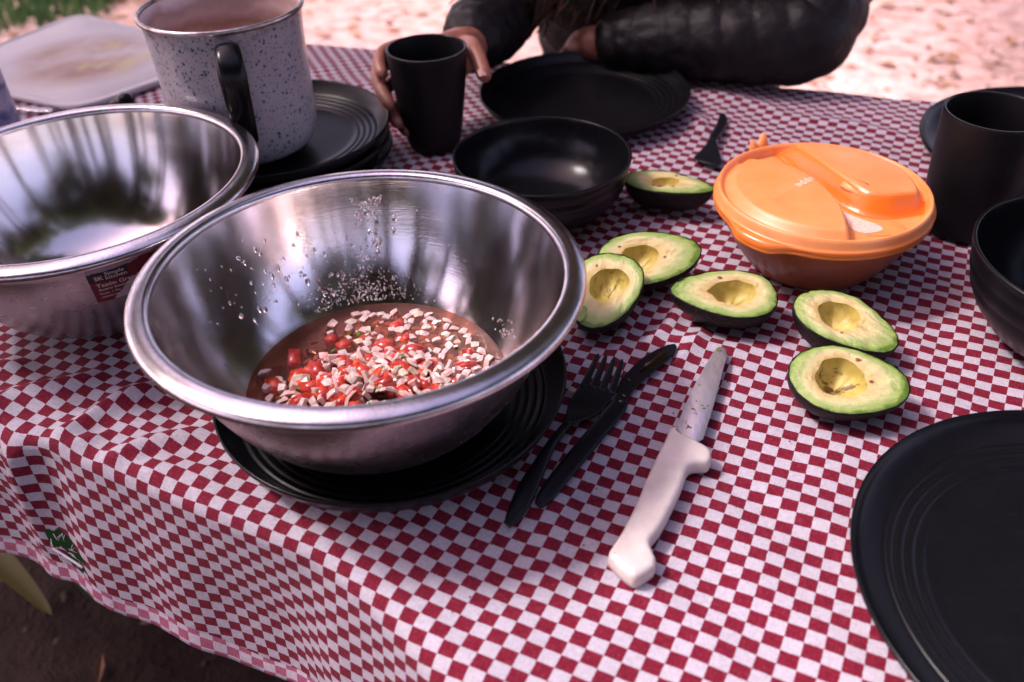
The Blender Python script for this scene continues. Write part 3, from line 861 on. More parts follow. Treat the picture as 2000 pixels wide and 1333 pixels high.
# torn paper sticker on the outside of the left bowl
M_red = simple('sticker_red', (0.17, 0.008, 0.018), 0.45, 0, 0.12, 300)
M_blk = simple('sticker_black', (0.006, 0.008, 0.012), 0.4)
M_wht = simple('sticker_white_print', (0.80, 0.72, 0.74), 0.5)
M_tear = simple('sticker_torn_paper', (0.55, 0.42, 0.52), 0.85, 0, 0.08, 400)
rr_ = [p[0] + .0012 for p in smooth_prof(wall_prof, 4)]; zz_ = [p[1] - .0006 for p in smooth_prof(wall_prof, 4)]
A0 = R(-68.6); STZ = .1060
def stick(u, v, off=0.0):
    """u metres to the right, v metres up from the sticker's top left corner (v <= 0)"""
    z = STZ + v * .93
    r = float(np.interp(z, zz_, rr_)) + off
    a = A0 + u / .137
    return (r * math.cos(a), r * math.sin(a), z)
stk = empty('paper_label', (0, 0, 0)); stk.parent = LB; del stk
st_root = None
def patch(name, poly, off, mat, parent, nseg=10):
    # subdivide polygon by triangulated grid clipping: dense fan from a bmesh
    bm = bmesh.new()
    vs_ = [bm.verts.new((x, y, 0)) for x, y in poly]
    bm.faces.new(vs_)
    xs_ = np.arange(min(p[0] for p in poly), max(p[0] for p in poly), .003)
    for x in xs_[1:]:
        bmesh.ops.bisect_plane(bm, geom=list(bm.verts) + list(bm.edges) + list(bm.faces), plane_co=(x, 0, 0), plane_no=(1, 0, 0))
    ys_ = np.arange(min(p[1] for p in poly), max(p[1] for p in poly), .004)
    for y in ys_[1:]:
        bmesh.ops.bisect_plane(bm, geom=list(bm.verts) + list(bm.edges) + list(bm.faces), plane_co=(0, y, 0), plane_no=(0, 1, 0))
    for v in bm.verts: v.co = stick(v.co.x, v.co.y, off)
    me = bpy.data.meshes.new(name); bm.to_mesh(me); bm.free(); me.materials.append(mat)
    return data_obj(name, me, parent)
def text_geo(s, size, bold=0.0, align='LEFT', extrude=0.0):
    cu = bpy.data.curves.new('txt', 'FONT'); cu.body = s; cu.size = size; cu.offset = bold; cu.align_x = align; cu.resolution_u = 3; cu.extrude = extrude
    o = bpy.data.objects.new('txt', cu); col.objects.link(o)
    me = bpy.data.meshes.new_from_object(o)
    bpy.data.objects.remove(o); bpy.data.curves.remove(cu)
    return me
def stick_text(name, s, size, u, v, mat, parent, bold=0.0, off=.0009, sx=1.0):
    me = text_geo(s, size, bold)
    for vert in me.vertices: vert.co = stick(u + vert.co.x * sx, v + vert.co.y, off)
    me.materials.clear(); me.materials.append(mat)
    return data_obj(name, me, parent)
for o in [o for o in bpy.data.objects if o.name.startswith('paper_label')]: bpy.data.objects.remove(o)
W_, H_ = .062, .040
jagged = [(x, -.0062 + .0085 * max(0, (x - .026) / .03) + random.uniform(-.0007, .0007)) for x in np.linspace(W_, 0, 30)]
sticker = patch('sticker', [(0, 0), (0, -H_), (W_, -H_), (W_, 0)], .0003, M_tear, LB)
redp = [(0, -.0060), (0, -H_)] + [(.0135 + .0017 * k, -H_ + .0019 * k + random.uniform(-.0006, .0006)) for k in range(10)] + [(.036, -.0205), (.044, -.0190), (W_, -.0165)]
patch('red_field', redp + [(x, min(y, -.0005)) for x, y in jagged if x > .001], .0005, M_red, sticker)
patch('black_field', [(0, -.0068), (0, -.0162), (.0300, -.0162), (.0300, -.0045), (.020, -.0056)], .0007, M_blk, sticker)
patch('red_field', [(.0040, -.0086), (.0040, -.0150), (.0108, -.0150), (.0108, -.0086)], .0008, M_red, sticker)
stick_text('lettering', 'SK', .0058, .0045, -.0140, M_wht, sticker, .00012, .0010)
stick_text('lettering', 'Simple', .0056, .0124, -.0106, M_wht, sticker, .00008)
stick_text('lettering', 'kitchen', .0056, .0124, -.0150, M_wht, sticker, .00008)
stick_text('lettering', 'Tazón Grande', .0060, .0040, -.0224, M_wht, sticker, .00010, sx=1.02)
stick_text('lettering', 'Acero Inoxidable', .0041, .0044, -.0267, M_wht, sticker, .00006, sx=1.05)
stick_text('lettering', 'Cont. 1 Pie', .0034, .0042, -.0312, M_wht, sticker, .00004, sx=1.05)
stick_text('lettering', 'HECHO EN', .0027, .0046, -.0354, M_wht, sticker, .00004, sx=1.05)

# water drops on the inside of the salsa bowl
M_water, nt_, b_ = new_mat('water_drop')
b_.inputs['Base Color'].default_value = (.93, .9, .92, 1); b_.inputs['Roughness'].default_value = .03; b_.inputs['Transmission Weight'].default_value = .85; b_.inputs['IOR'].default_value = 1.33
ri = [p[0] for p in smooth_prof(wall_prof, 6)]; zi = [p[1] for p in smooth_prof(wall_prof, 6)]
def wall_pt(a, z): r = float(np.interp(z, zi, ri)); return Vector((r * math.cos(a), r * math.sin(a), z))
def drop_geo(a, z, s, el):
    p = wall_pt(a, z); t1 = Vector((-math.sin(a), math.cos(a), 0)); t2 = (wall_pt(a, z + .003) - wall_pt(a, z - .003)).normalized()
    nn = t1.cross(t2); nn = -nn if nn.dot(p) > 0 else nn
    V, F = [], []
    for k, (rr2, hh) in enumerate(((1.0, 0.0), (.85, .32), (.5, .55), (0.0, .62))):
        for i in range(8):
            q = i * PI / 4
            V.append(p + t1 * s * rr2 * math.cos(q) + t2 * s * el * rr2 * math.sin(q) * (1.15 if math.sin(q) < 0 else .95) + nn * (s * hh + .00005))
    for k in range(3):
        for i in range(8):
            j = (i + 1) % 8; F.append((k * 8 + i, k * 8 + j, (k + 1) * 8 + j, (k + 1) * 8 + i))
    return V, F
mb = MB()
for k in range(230):
    u = random.random()
    if u < .30: a = R(random.gauss(95, 3.2)); z = random.uniform(.055, .104); s = abs(random.gauss(0, .0009)) + .0004
    elif u < .62: a = R(random.gauss(112, 16)); z = random.uniform(.034, .075); s = abs(random.gauss(0, .0007)) + .0004
    elif u < .85: a = R(random.gauss(140, 18)); z = random.uniform(.035, .095); s = abs(random.gauss(0, .0009)) + .0005
    else: a = R(random.uniform(60, 190)); z = random.uniform(.04, .1); s = random.uniform(.0004, .0010)
    mb.add(*drop_geo(a, z, min(s, .0022), random.uniform(1.0, 1.9)))
for k in range(420):
    a = R(random.gauss(100, 13)); z = .026 + abs(random.gauss(0, .011)); mb.add(*drop_geo(a, z, random.uniform(.0003, .0008), random.uniform(.8, 1.4)))
for k in range(40):
    a = R(random.gauss(22, 5)); z = .030 + abs(random.gauss(0, .006)); mb.add(*drop_geo(a, z, random.uniform(.0004, .0011), random.uniform(.8, 1.3)))
dr = mb.build('water_droplets', M_water, BB); dr['kind'] = 'stuff'

# ------------------------------------------------------------------ salsa
M_broth, nt, b = new_mat('salsa_juice')
tc = N(nt, 'ShaderNodeTexCoord')
n1 = noise_n(nt, tc.outputs['Object'], 35, 5, .65)
n2 = noise_n(nt, tc.outputs['Object'], 420, 3)
sp = N(nt, 'ShaderNodeSeparateXYZ'); nt.links.new(tc.outputs['Object'], sp.inputs[0])
r1 = ramp(nt, n1.outputs[0], [(.32, (.10, .022, .014)), (.55, (.24, .075, .05)), (.75, (.42, .19, .14))])
sidef = ramp(nt, math_n(nt, 'ADD', math_n(nt, 'MULTIPLY', sp.outputs[0], 6.0), .5), [(.35, (0, 0, 0)), (.95, (1, 1, 1))])  # milky towards the right; the darker left is a reflection put into the colour
bc = mixc(nt, math_n(nt, 'MULTIPLY', sidef.outputs[0], .65), r1.outputs[0], (.50, .27, .21))
sp2 = ramp(nt, n2.outputs[0], [(.70, (0, 0, 0)), (.76, (1, 1, 1))])
bc = mixc(nt, math_n(nt, 'MULTIPLY', sp2.outputs[0], .5), bc, (.5, .28, .12))
nt.links.new(bc, b.inputs['Base Color']); b.inputs['Roughness'].default_value = .07
bump(nt, b, n2.outputs[0], .6, .0010)
trn = N(nt, 'ShaderNodeBsdfTransparent'); trn.inputs[0].default_value = (.80, .46, .33, 1)
mxs = N(nt, 'ShaderNodeMixShader'); mxs.inputs[0].default_value = .68
nt.links.new(b.outputs[0], mxs.inputs[1]); nt.links.new(trn.outputs[0], mxs.inputs[2]); nt.links.new(mxs.outputs[0], nt.nodes['Material Output'].inputs[0])
def tomato_mat():
    m, nt, b = new_mat('tomato_flesh'); tc = N(nt, 'ShaderNodeTexCoord'); oi = N(nt, 'ShaderNodeObjectInfo')
    n = noise_n(nt, tc.outputs['Object'], 160, 4)
    r = ramp(nt, n.outputs[0], [(.3, (.42, .02, .014)), (.55, (.60, .06, .032)), (.75, (.72, .20, .07))])
    v = ramp(nt, oi.outputs['Random'], [(0, (.7, .6, .6)), (.6, (1, 1, 1)), (1, (1.1, 1.3, 1.1))])
    nt.links.new(mixc(nt, 1, r.outputs[0], v.outputs[0], 'MULTIPLY'), b.inputs['Base Color'])
    b.inputs['Roughness'].default_value = .10; b.inputs['Subsurface Weight'].default_value = .3; b.inputs['Subsurface Radius'].default_value = (1, .3, .1); b.inputs['Subsurface Scale'].default_value = .003
    bump(nt, b, n.outputs[0], .5, .001); return m
def onion_mat():
    m, nt, b = new_mat('onion_flesh'); tc = N(nt, 'ShaderNodeTexCoord'); oi = N(nt, 'ShaderNodeObjectInfo')
    n = noise_n(nt, mapping(nt, tc.outputs['Object'], (60, 500, 60)), 1.0, 3)
    r = ramp(nt, n.outputs[0], [(.3, (.60, .42, .38)), (.65, (.78, .66, .62))])
    v = ramp(nt, oi.outputs['Random'], [(0, (1, .78, .76)), (.25, (1, .92, .92)), (.8, (1, 1, 1)), (1, (.95, 1, .78))])
    nt.links.new(mixc(nt, 1, r.outputs[0], v.outputs[0], 'MULTIPLY'), b.inputs['Base Color'])
    b.inputs['Roughness'].default_value = .12; b.inputs['Subsurface Weight'].default_value = .5; b.inputs['Subsurface Radius'].default_value = (1, .8, .7); b.inputs['Subsurface Scale'].default_value = .003
    bump(nt, b, n.outputs[0], .3, .0006); return m
M_tom, M_oni = tomato_mat(), onion_mat()
M_cil = simple('green_chili', (.16, .28, .03), .25, 0, .3, 200)
def chunk_mesh(name, dims, mat, jit=.18, sub=1, seed=0):
    """a diced piece: irregular cut outline, bent like an onion layer, or a lumpy wedge of tomato"""
    rs = random.Random(seed)
    bm = bmesh.new()
    if mat is M_tom:
        bmesh.ops.create_icosphere(bm, subdivisions=1, radius=1)
        cut = [(Vector((rs.gauss(0, 1), rs.gauss(0, 1), rs.gauss(0, 1))).normalized(), rs.uniform(.45, .72)) for _ in range(5)]
        for v in bm.verts:
            for nrm_, d_ in cut:
                e = v.co.dot(nrm_) - d_
                if e > 0: v.co -= nrm_ * e * .95
        for v in bm.verts: v.co = Vector((v.co.x * dims[0] * .72, v.co.y * dims[1] * .72, v.co.z * dims[2] * .85))
    else:
        n_ = rs.choice((4, 4, 4, 5))
        a0 = rs.uniform(0, 6)
        ring = []
        for k in range(n_):
            a = a0 + 2 * PI * (k + rs.uniform(-.16, .16)) / n_
            ring.append((math.cos(a) * dims[0] * .68 * rs.uniform(.8, 1.15), math.sin(a) * dims[1] * .68 * rs.uniform(.8, 1.15)))
        mid = []
        for k in range(n_):
            p, q = ring[k], ring[(k + 1) % n_]; mid += [p, ((p[0] + q[0]) / 2 * 1.04, (p[1] + q[1]) / 2 * 1.04)]
        h = dims[2] * .5; cu = rs.uniform(25, 70)
        def bend(x, y, z): return (x, y, z - cu * x * x * .8)
        top = [bm.verts.new(bend(x * .93, y * .93, h)) for x, y in mid]; bot = [bm.verts.new(bend(x, y, -h)) for x, y in mid]
        ct_ = bm.verts.new(bend(0, 0, h * 1.1)); cb2 = bm.verts.new(bend(0, 0, -h))
        m_ = len(mid)
        for k in range(m_):
            j_ = (k + 1) % m_
            bm.faces.new((top[k], top[j_], ct_)); bm.faces.new((bot[j_], bot[k], cb2)); bm.faces.new((bot[k], bot[j_], top[j_], top[k]))
    bmesh.ops.recalc_face_normals(bm, faces=bm.faces)
    me = bpy.data.meshes.new(name); bm.to_mesh(me); bm.free(); me.materials.append(mat)
    me.polygons.foreach_set('use_smooth', [mat is M_tom] * len(me.polygons))
    return me
salsa = empty('tomato_salsa', (-0.104, 0.511, .0085)); tag(salsa, 'chopped tomato and white onion salsa in pinkish juice inside the steel bowl', 'salsa')
LV = .0225
LV = .0225; rl = float(np.interp(LV, zi, ri))
pb = [(0, LV + .0003)] + [(rl * t, LV + .0003) for t in np.linspace(.1, .97, 9)] + [(rl * .99, LV + .0005), (rl + .0010, LV + .0009)]
liq = lathe_obj('juice', pb, M_broth, salsa, 96)
TOM = [chunk_mesh('tomato_piece', (random.uniform(.012, .023), random.uniform(.010, .017), random.uniform(.007, .011)), M_tom, .38, seed=k) for k in range(9)]
ONI = [chunk_mesh('onion_piece', (random.uniform(.0055, .0115), random.uniform(.0042, .0076), random.uniform(.0024, .0042)), M_oni, .40, seed=50 + k) for k in range(11)]
ONI += [chunk_mesh('onion_piece', (random.uniform(.013, .018), random.uniform(.007, .010), random.uniform(.0016, .0024)), M_oni, .35, seed=90 + k) for k in range(3)]
CIL = [chunk_mesh('chili_piece', (.0035, .0028, .0012), M_cil, .3, seed=80 + k) for k in range(3)]
# heap centre (in bowl coordinates)
HX, HY = .0, -.020
def heap(x, y): return .017 * math.exp(-(((x - HX) / .055) ** 2 + ((y - HY) / .036) ** 2))
def put(me, x, y, z, flat=.5):
    o = data_obj(me.name.split('.')[0], me, salsa)
    o.location = (x, y, z); o.rotation_euler = (random.gauss(0, flat), random.gauss(0, flat), random.uniform(0, 2 * PI))
    return o
placed = []
def free(x, y, d):
    for (a, b2) in placed:
        if (a - x) ** 2 + (b2 - y) ** 2 < d * d: return False
    return True
k = 0
while k < 78:
    if k < 64: x, y = random.gauss(HX, .040), random.gauss(HY, .026)
    else: a = random.uniform(0, 2 * PI); r_ = rl * .9 * math.sqrt(random.random()); x, y = r_ * math.cos(a), r_ * math.sin(a)
    if math.hypot(x, y) > rl * .84: continue
    if not free(x, y, .0085) and random.random() < .85: continue
    placed.append((x, y))
    h = heap(x, y)
    put(random.choice(TOM), x, y, LV + h - .0022 + (random.uniform(0, .002) if h > .004 else -.0012), .45 if h > .004 else .2)
    k += 1
placed = []
k = 0; tries = 0
while k < 285 and tries < 20000:
    tries += 1
    if k < 175: x, y = random.gauss(HX, .040), random.gauss(HY - .002, .027)
    elif k < 270: x, y = random.uniform(-.03, .09), random.uniform(-.03, .095)
    else: x, y = random.uniform(-.095, .09), random.uniform(-.09, .09)
    if math.hypot(x, y) > rl * .90: continue
    if x < -.045 and y > -.005 and random.random() < .93: continue
    if not free(x, y, .0055): continue
    placed.append((x, y))
    h = heap(x, y)
    if h > .0035: put(random.choice(ONI), x, y, LV + h + random.uniform(.001, .0042), .75)
    else: put(random.choice(ONI[:11]), x, y, LV + h + (random.choice((-.0035, -.0018, -.0008, -.0004, .0002)) if math.hypot(x, y) < rl * .8 else .0002), .16)
    k += 1
mb = MB()
for k in range(420):
    a = random.uniform(0, 2 * PI); r_ = rl * .83 * math.sqrt(random.random()); x, y = r_ * math.cos(a), r_ * math.sin(a)
    if x < -.03 and y > 0 and random.random() < .8: continue
    me_ = random.choice(ONI[:11]); rz = random.uniform(0, 6); k_ = random.uniform(.4, .9); cz, sz_ = math.cos(rz), math.sin(rz)
    zz0 = LV - random.uniform(.0005, .004)
    mb.add([(x + k_ * (v.co.x * cz - v.co.y * sz_), y + k_ * (v.co.x * sz_ + v.co.y * cz), zz0 + v.co.z * k_) for v in me_.vertices], [tuple(p.vertices) for p in me_.polygons])
fb = mb.build('onion_bits', M_oni, salsa, False); fb['kind'] = 'stuff'
for k in range(24):
    x, y = random.gauss(HX + .01, .04), random.gauss(HY + .015, .04)
    if math.hypot(x, y) < rl * .93: put(random.choice(CIL), x, y, LV + heap(x, y) + .0035 * (heap(x, y) > .004) + .0008, .3)
# a crumb of onion on the cloth by the fork
cr_ = data_obj('onion_crumb', chunk_mesh('onion_crumb', (.0062, .005, .0036), M_oni, .25, seed=5)); cr_.location = (.0462, .5225, .0016); cr_.rotation_euler = (.2, .1, .5)
tag(cr_, 'single cube of onion dropped on the cloth beside the black fork', 'onion')

mb = MB()
for k in range(70):
    x, y = random.choice(((.06, .50), (.15, .47), (.12, .58), (.20, .66), (.0, .37), (.22, .44))); x += random.gauss(0, .03); y += random.gauss(0, .03)
    s_ = random.uniform(.0004, .0011)
    mb.add([(x + s_ * random.uniform(.6, 1.5) * math.cos(a), y + s_ * random.uniform(.6, 1.5) * math.sin(a), .0003) for a in (0, 1.5, 3, 4.5)] + [(x, y, s_ * 1.1)], [(0, 1, 4), (1, 2, 4), (2, 3, 4), (3, 0, 4)])
tag(mb.build('crumbs', simple('brown_crumb', (.12, .06, .03), .8), None, False), 'tiny brown crumbs scattered over the checked cloth', kind='stuff')

# ------------------------------------------------------------------ enamel pot
M_enamel, nt, b = new_mat('speckled_enamel')
tc = N(nt, 'ShaderNodeTexCoord')
def specks(scale, thr, seed):
    mp = N(nt, 'ShaderNodeMapping'); mp.inputs['Location'].default_value = (seed, seed * 2, 0); mp.inputs['Scale'].default_value = (1, 1, .9); nt.links.new(tc.outputs['Object'], mp.inputs[0])
    wob_ = noise_n(nt, mp.outputs[0], 300, 2)
    ad = N(nt, 'ShaderNodeVectorMath', operation='MULTIPLY_ADD'); nt.links.new(wob_.outputs[1], ad.inputs[0]); ad.inputs[1].default_value = (.004, .004, .004); nt.links.new(mp.outputs[0], ad.inputs[2])
    vo = N(nt, 'ShaderNodeTexVoronoi'); vo.inputs['Scale'].default_value = scale; nt.links.new(ad.outputs[0], vo.inputs['Vector'])
    sz = N(nt, 'ShaderNodeSeparateColor'); nt.links.new(vo.outputs['Color'], sz.inputs[0])
    lim = math_n(nt, 'MULTIPLY', math_n(nt, 'POWER', sz.outputs[0], 2.0), thr)
    return math_n(nt, 'LESS_THAN', vo.outputs['Distance'], lim)
s1 = specks(300, .48, 0); s2 = specks(520, .46, 3)
en = noise_n(nt, tc.outputs['Object'], 14, 4)
cb_ = ramp(nt, en.outputs[0], [(.3, (.36, .33, .355)), (.7, (.46, .43, .455))])
bc = mixc(nt, s2, cb_.outputs[0], (.10, .16, .24)); bc = mixc(nt, s1, bc, (.03, .08, .14))
# rusty stain running below the rim by the handle
sp = N(nt, 'ShaderNodeSeparateXYZ'); nt.links.new(tc.outputs['Object'], sp.inputs[0])
rim_f = ramp(nt, math_n(nt, 'ADD', sp.outputs[2], math_n(nt, 'MULTIPLY', en.outputs[0], .03)), [(.144, (0, 0, 0)), (.158, (1, 1, 1))])
rst = noise_n(nt, tc.outputs['Object'], 90, 5)
rf = math_n(nt, 'MULTIPLY', rim_f.outputs[0], ramp(nt, rst.outputs[0], [(.45, (0, 0, 0)), (.62, (1, 1, 1))]).outputs[0])
bc = mixc(nt, math_n(nt, 'MULTIPLY', rf, .8), bc, (.10, .05, .025))
nt.links.new(bc, b.inputs['Base Color']); b.inputs['Roughness'].default_value = .3; b.inputs['Coat Weight'].default_value = .15
M_pot_in, nt, b = new_mat('milk_stained_enamel')
tc = N(nt, 'ShaderNodeTexCoord'); sp = N(nt, 'ShaderNodeSeparateXYZ'); nt.links.new(tc.outputs['Object'], sp.inputs[0])
en = noise_n(nt, tc.outputs['Object'], 24, 4)
zc = math_n(nt, 'ADD', math_n(nt, 'MULTIPLY', sp.outputs[2], 1 / .145), math_n(nt, 'MULTIPLY', math_n(nt, 'SUBTRACT', en.outputs[0], .5), .22))
rc = ramp(nt, zc, [(.25, (.50, .32, .28)), (.50, (.56, .38, .34)), (.60, (.40, .24, .20)), (.68, (.60, .43, .39)), (.76, (.38, .22, .18)), (.84, (.56, .40, .37)), (.90, (.42, .28, .26)), (.98, (.70, .62, .64))])
nt.links.new(rc.outputs[0], b.inputs['Base Color']); b.inputs['Roughness'].default_value = .35
pot = empty('enamel_pot', (-0.2780, 0.9080, .0440)); tag(pot, 'large white enamel pot with blue speckles, black handle and milky brown inside', 'pot')
PR, PH = .0800, .146
pro = smooth_prof([(0, .0005), (.052, .0006), (.066, .0045), (.0735, .016), (.0755, .030), (.0758, .070), (.0768, .11), (.0788, PH - .006), (.0802, PH - .001)], 4)
lathe_obj('outside', pro, M_enamel, pot, 112)
pri = smooth_prof([(.0784, PH - .001), (.0752, .11), (.0742, .05), (.0715, .02), (.062, .008), (.05, .004), (0, .004)], 4)
lathe_obj('inside', pri, M_pot_in, pot, 112)
V, F = tube([((PR + .0005) * math.cos(a), (PR + .0005) * math.sin(a), PH) for a in np.linspace(0, 2 * PI, 113)], (.0021, .0026), 10, False)
M_rimworn = simple('worn_steel_rim', (.42, .37, .37), .3, 1.0, .5, 70, .2, 200)
mesh_obj('rim', V, F, M_rimworn, pot)
hd = math.atan2(-.955, .262)
def hp(r, z, w=0.0): return (r * math.cos(hd) - w * math.sin(hd), r * math.sin(hd) + w * math.cos(hd), z)
path = crs([hp(.074, .128), hp(.092, .133), hp(.108, .122), (hp(.113, .100)), hp(.110, .070), hp(.098, .048), hp(.084, .042)], 7)
V, F = [], []
m_ = len(path)
for k, p in enumerate(path):
    t = path[min(k + 1, m_ - 1)] - path[max(k - 1, 0)]; t /= np.linalg.norm(t)
    sd_ = np.array((-math.sin(hd), math.cos(hd), 0)); nn = np.cross(t, sd_)
    hw = .0130 - .0025 * abs(k / (m_ - 1) - .4) * 2
    for i in range(16):
        q = 2 * PI * i / 16; c, s = math.cos(q), math.sin(q)
        V.append(p + sd_ * hw * math.copysign(abs(c) ** .7, c) + nn * .0060 * math.copysign(abs(s) ** .7, s))
for k in range(m_ - 1):
    for i in range(16): j = (i + 1) % 16; F.append((k * 16 + i, k * 16 + j, (k + 1) * 16 + j, (k + 1) * 16 + i))
F.append(tuple(range(16))[::-1]); F.append(tuple((m_ - 1) * 16 + i for i in range(16)))
mesh_obj('handle', V, F, M_bakelite, pot)

# ------------------------------------------------------------------ orange container
M_or_lid, nt, b = new_mat('orange_lid_plastic')
tc = N(nt, 'ShaderNodeTexCoord')
n1 = noise_n(nt, mapping(nt, tc.outputs['Object'], (1, 1, 1)), 25, 4)
r1 = ramp(nt, n1.outputs[0], [(.3, (.80, .27, .065)), (.7, (.86, .36, .13))])
# the raised parts are scuffed and paler, the steep wall of the flap is still glossy and deep orange
us = N(nt, 'ShaderNodeAttribute', attribute_name='unscuffed')
nt.links.new(mixc(nt, us.outputs['Fac'], r1.outputs[0], (.80, .19, .018)), b.inputs['Base Color'])
nt.links.new(math_n(nt, 'SUBTRACT', .42, math_n(nt, 'MULTIPLY', us.outputs['Fac'], .18)), b.inputs['Roughness']); b.inputs['Specular IOR Level'].default_value = .7
b.inputs['Subsurface Weight'].default_value = .25; b.inputs['Subsurface Radius'].default_value = (1, .35, .08); b.inputs['Subsurface Scale'].default_value = .006
s1 = noise_n(nt, mapping(nt, tc.outputs['Object'], (900, 60, 60)), 1, 3)
s2 = noise_n(nt, tc.outputs['Object'], 420, 3)
bump(nt, b, math_n(nt, 'ADD', s1.outputs[0], s2.outputs[0]), .10, .0006)
M_or_base, nt, b = new_mat('translucent_orange_base')
b.inputs['Base Color'].default_value = (.42, .12, .05, 1); b.inputs['Roughness'].default_value = .28; b.inputs['Transmission Weight'].default_value = .35; b.inputs['IOR'].default_value = 1.4
M_faded = simple('faded_white_print', (.90, .62, .48), .5, 0, .2, 500)
M_contents = simple('dark_leftovers', (.05, .018, .010), .5, 0, .5, 60, .4, 90)
M_frost = simple('scuffed_white_patch', (.95, .62, .5), .6, 0, .25, 900, .6, 900)
ct = empty('food_container', (0.2838, 0.7010, .0)); ct.scale = (.965, .965, 1.25); tag(ct, 'round food container with bright orange two-part lid and brown translucent base', 'container')
lathe_obj('base', smooth_prof([(0, .0010), (.052, .0010), (.062, .0045), (.075, .018), (.0865, .034), (.0925, .050), (.0932, .0535)], 5) + [(.0918, .0535)] + smooth_prof([(.0910, .050), (.085, .034), (.0735, .018), (.060, .0062), (.05, .0035), (0, .0035)], 4), M_or_base, ct, 96)
lathe_obj('leftovers', smooth_prof([(0, .004), (.055, .0045), (.072, .019), (.083, .034), (.084, .042), (.06, .044), (0, .043)], 4), M_contents, ct, 48)
def poly_sd(x, y, pts):
    """signed distance to a polyline (positive left of its direction)"""
    best = None
    for (x0, y0), (x1, y1) in zip(pts, pts[1:]):
        dx, dy = x1 - x0, y1 - y0; L2 = dx * dx + dy * dy
        t = min(max(((x - x0) * dx + (y - y0) * dy) / L2, 0), 1)
        ex, ey = x - x0 - t * dx, y - y0 - t * dy
        d = math.hypot(ex, ey)
        if best is None or d < best[0] - 1e-9: best = (d, 1 if dx * (y - y0) - dy * (x - x0) > 0 else -1)
    return best[0] * best[1]
leftc = crs([(-.0900, .078), (-.0566, .0640), (-.0224, .0415), (-.0043, .0049), (.0040, -.0394), (.0015, -.0730), (-.004, -.105)], 5)
footc = crs([(-.034, .105), (-.0196, .0760), (-.0114, .0447), (.0035, -.0032), (.0201, -.0360), (.0441, -.0472), (.0720, -.0430), (.105, -.035)], 5)
leftc = [tuple(p) for p in leftc]; footc = [tuple(p) for p in footc]
RL = .0985
def sst(t): t = min(max(t, 0), 1); return t * t * (3 - 2 * t)
def lid_h(x, y):
    r = math.hypot(x, y)
    base_h = .0560
    if r > RL - .0085:                                             # rolled outer bead
        t = (r - (RL - .0085)) / .0085
        return base_h + .0042 * math.sin(PI * min(t, 1)) - .004 * sst((t - .6) / .4)
    dl = -poly_sd(x, y, leftc); df = poly_sd(x, y, footc)
    edge = sst((RL - .0100 - r) / .010)
    dome = base_h - .0005 + .0052 * edge + .0045 * (1 - (r / RL) ** 2)
    vall = base_h - .0035
    left = sst(dl / .0045)
    right = sst((df - .001) / .017)
    h = vall
    if dl > 0: h = vall + (dome - vall) * left
    elif df > 0: h = vall + (dome + .0025 * edge - vall) * right
    return h
nr, na = 84, 220
V = [(0, 0, lid_h(0, 0))]; F = []
for i in range(1, nr + 1):
    r = RL * (i / nr) ** .92
    for j in range(na):
        a = 2 * PI * j / na; x, y = r * math.cos(a), r * math.sin(a); V.append((x, y, lid_h(x, y)))
for j in range(na): F.append((0, 1 + j, 1 + (j + 1) % na))
for i in range(nr - 1):
    for j in range(na):
        a = 1 + i * na + j; b2 = 1 + i * na + (j + 1) % na; F.append((a, a + na, b2 + na, b2))
base_i = 1 + (nr - 1) * na
for k, (r, z) in enumerate(((RL + .0008, .0530), (RL + .0004, .0502), (RL - .0010, .0490), (RL + .0004, .0480), (RL - .0006, .0462), (RL - .0045, .0465), (RL - .0047, .053))):
    i0 = len(V)
    for j in range(na):
        a = 2 * PI * j / na
        # thumb tab that sticks out of the rim towards the near left
        tb_ = math.exp(-(((math.degrees(a) - 219) / 15) ** 4))
        rr2 = r + (.0075 * tb_ if 1 <= k <= 4 else 0); zt = z - (0.0 if k == 0 else .002 * tb_)
        V.append((rr2 * math.cos(a), rr2 * math.sin(a), zt))
    p0 = base_i if k == 0 else i0 - na
    for j in range(na): F.append((p0 + j, i0 + j, i0 + (j + 1) % na, p0 + (j + 1) % na))
lid = mesh_obj('lid', V, F, M_or_lid, ct)
lm_ = []
for v_ in V:
    r_ = math.hypot(v_[0], v_[1]); m_v = 0.0
    if r_ < RL - .006 and v_[2] > .050:
        df_ = poly_sd(v_[0], v_[1], footc); dl_ = poly_sd(v_[0], v_[1], leftc)
        m_v = sst((df_ + .001) / .003) * (1 - sst((df_ - .0135) / .005)) * sst((dl_ + .001) / .003) * sst((RL - .006 - r_) / .004)
    elif v_[2] < .0535: m_v = .8
    lm_.append(m_v)
at_ = lid.data.attributes.new('unscuffed', 'FLOAT', 'POINT'); at_.data.foreach_set('value', lm_)
# hinge clip at the far left of the rim
V = []; P = []
pc = np.array((-.0370, .0925)); dirc = np.array((.6, .45)) / .75
P = [(pc[0] + dirc[0] * u, pc[1] + dirc[1] * u) for u in np.linspace(-.010, .010, 9)]
hts = [.0085, .009, .0065, .0045, .004, .005, .0085, .0115, .0105]
V, F = [], []
nrm = np.array((-dirc[1], dirc[0]))
for (p, h) in zip(P, hts):
    for (o_, z_) in ((-.003, .052), (.004, .052), (.0045, .056 + h), (.0015, .0565 + h), (-.0025, .055 + h * .6)): V.append((p[0] + nrm[0] * o_, p[1] + nrm[1] * o_, z_))
for k in range(8):
    for i in range(5): j = (i + 1) % 5; F.append((k * 5 + i, k * 5 + j, k * 5 + 5 + j, k * 5 + 5 + i))
F.append((4, 3, 2, 1, 0)); F.append(tuple(40 + i for i in range(5)))
mesh_obj('hinge_clip', V, F, M_or_lid, lid)
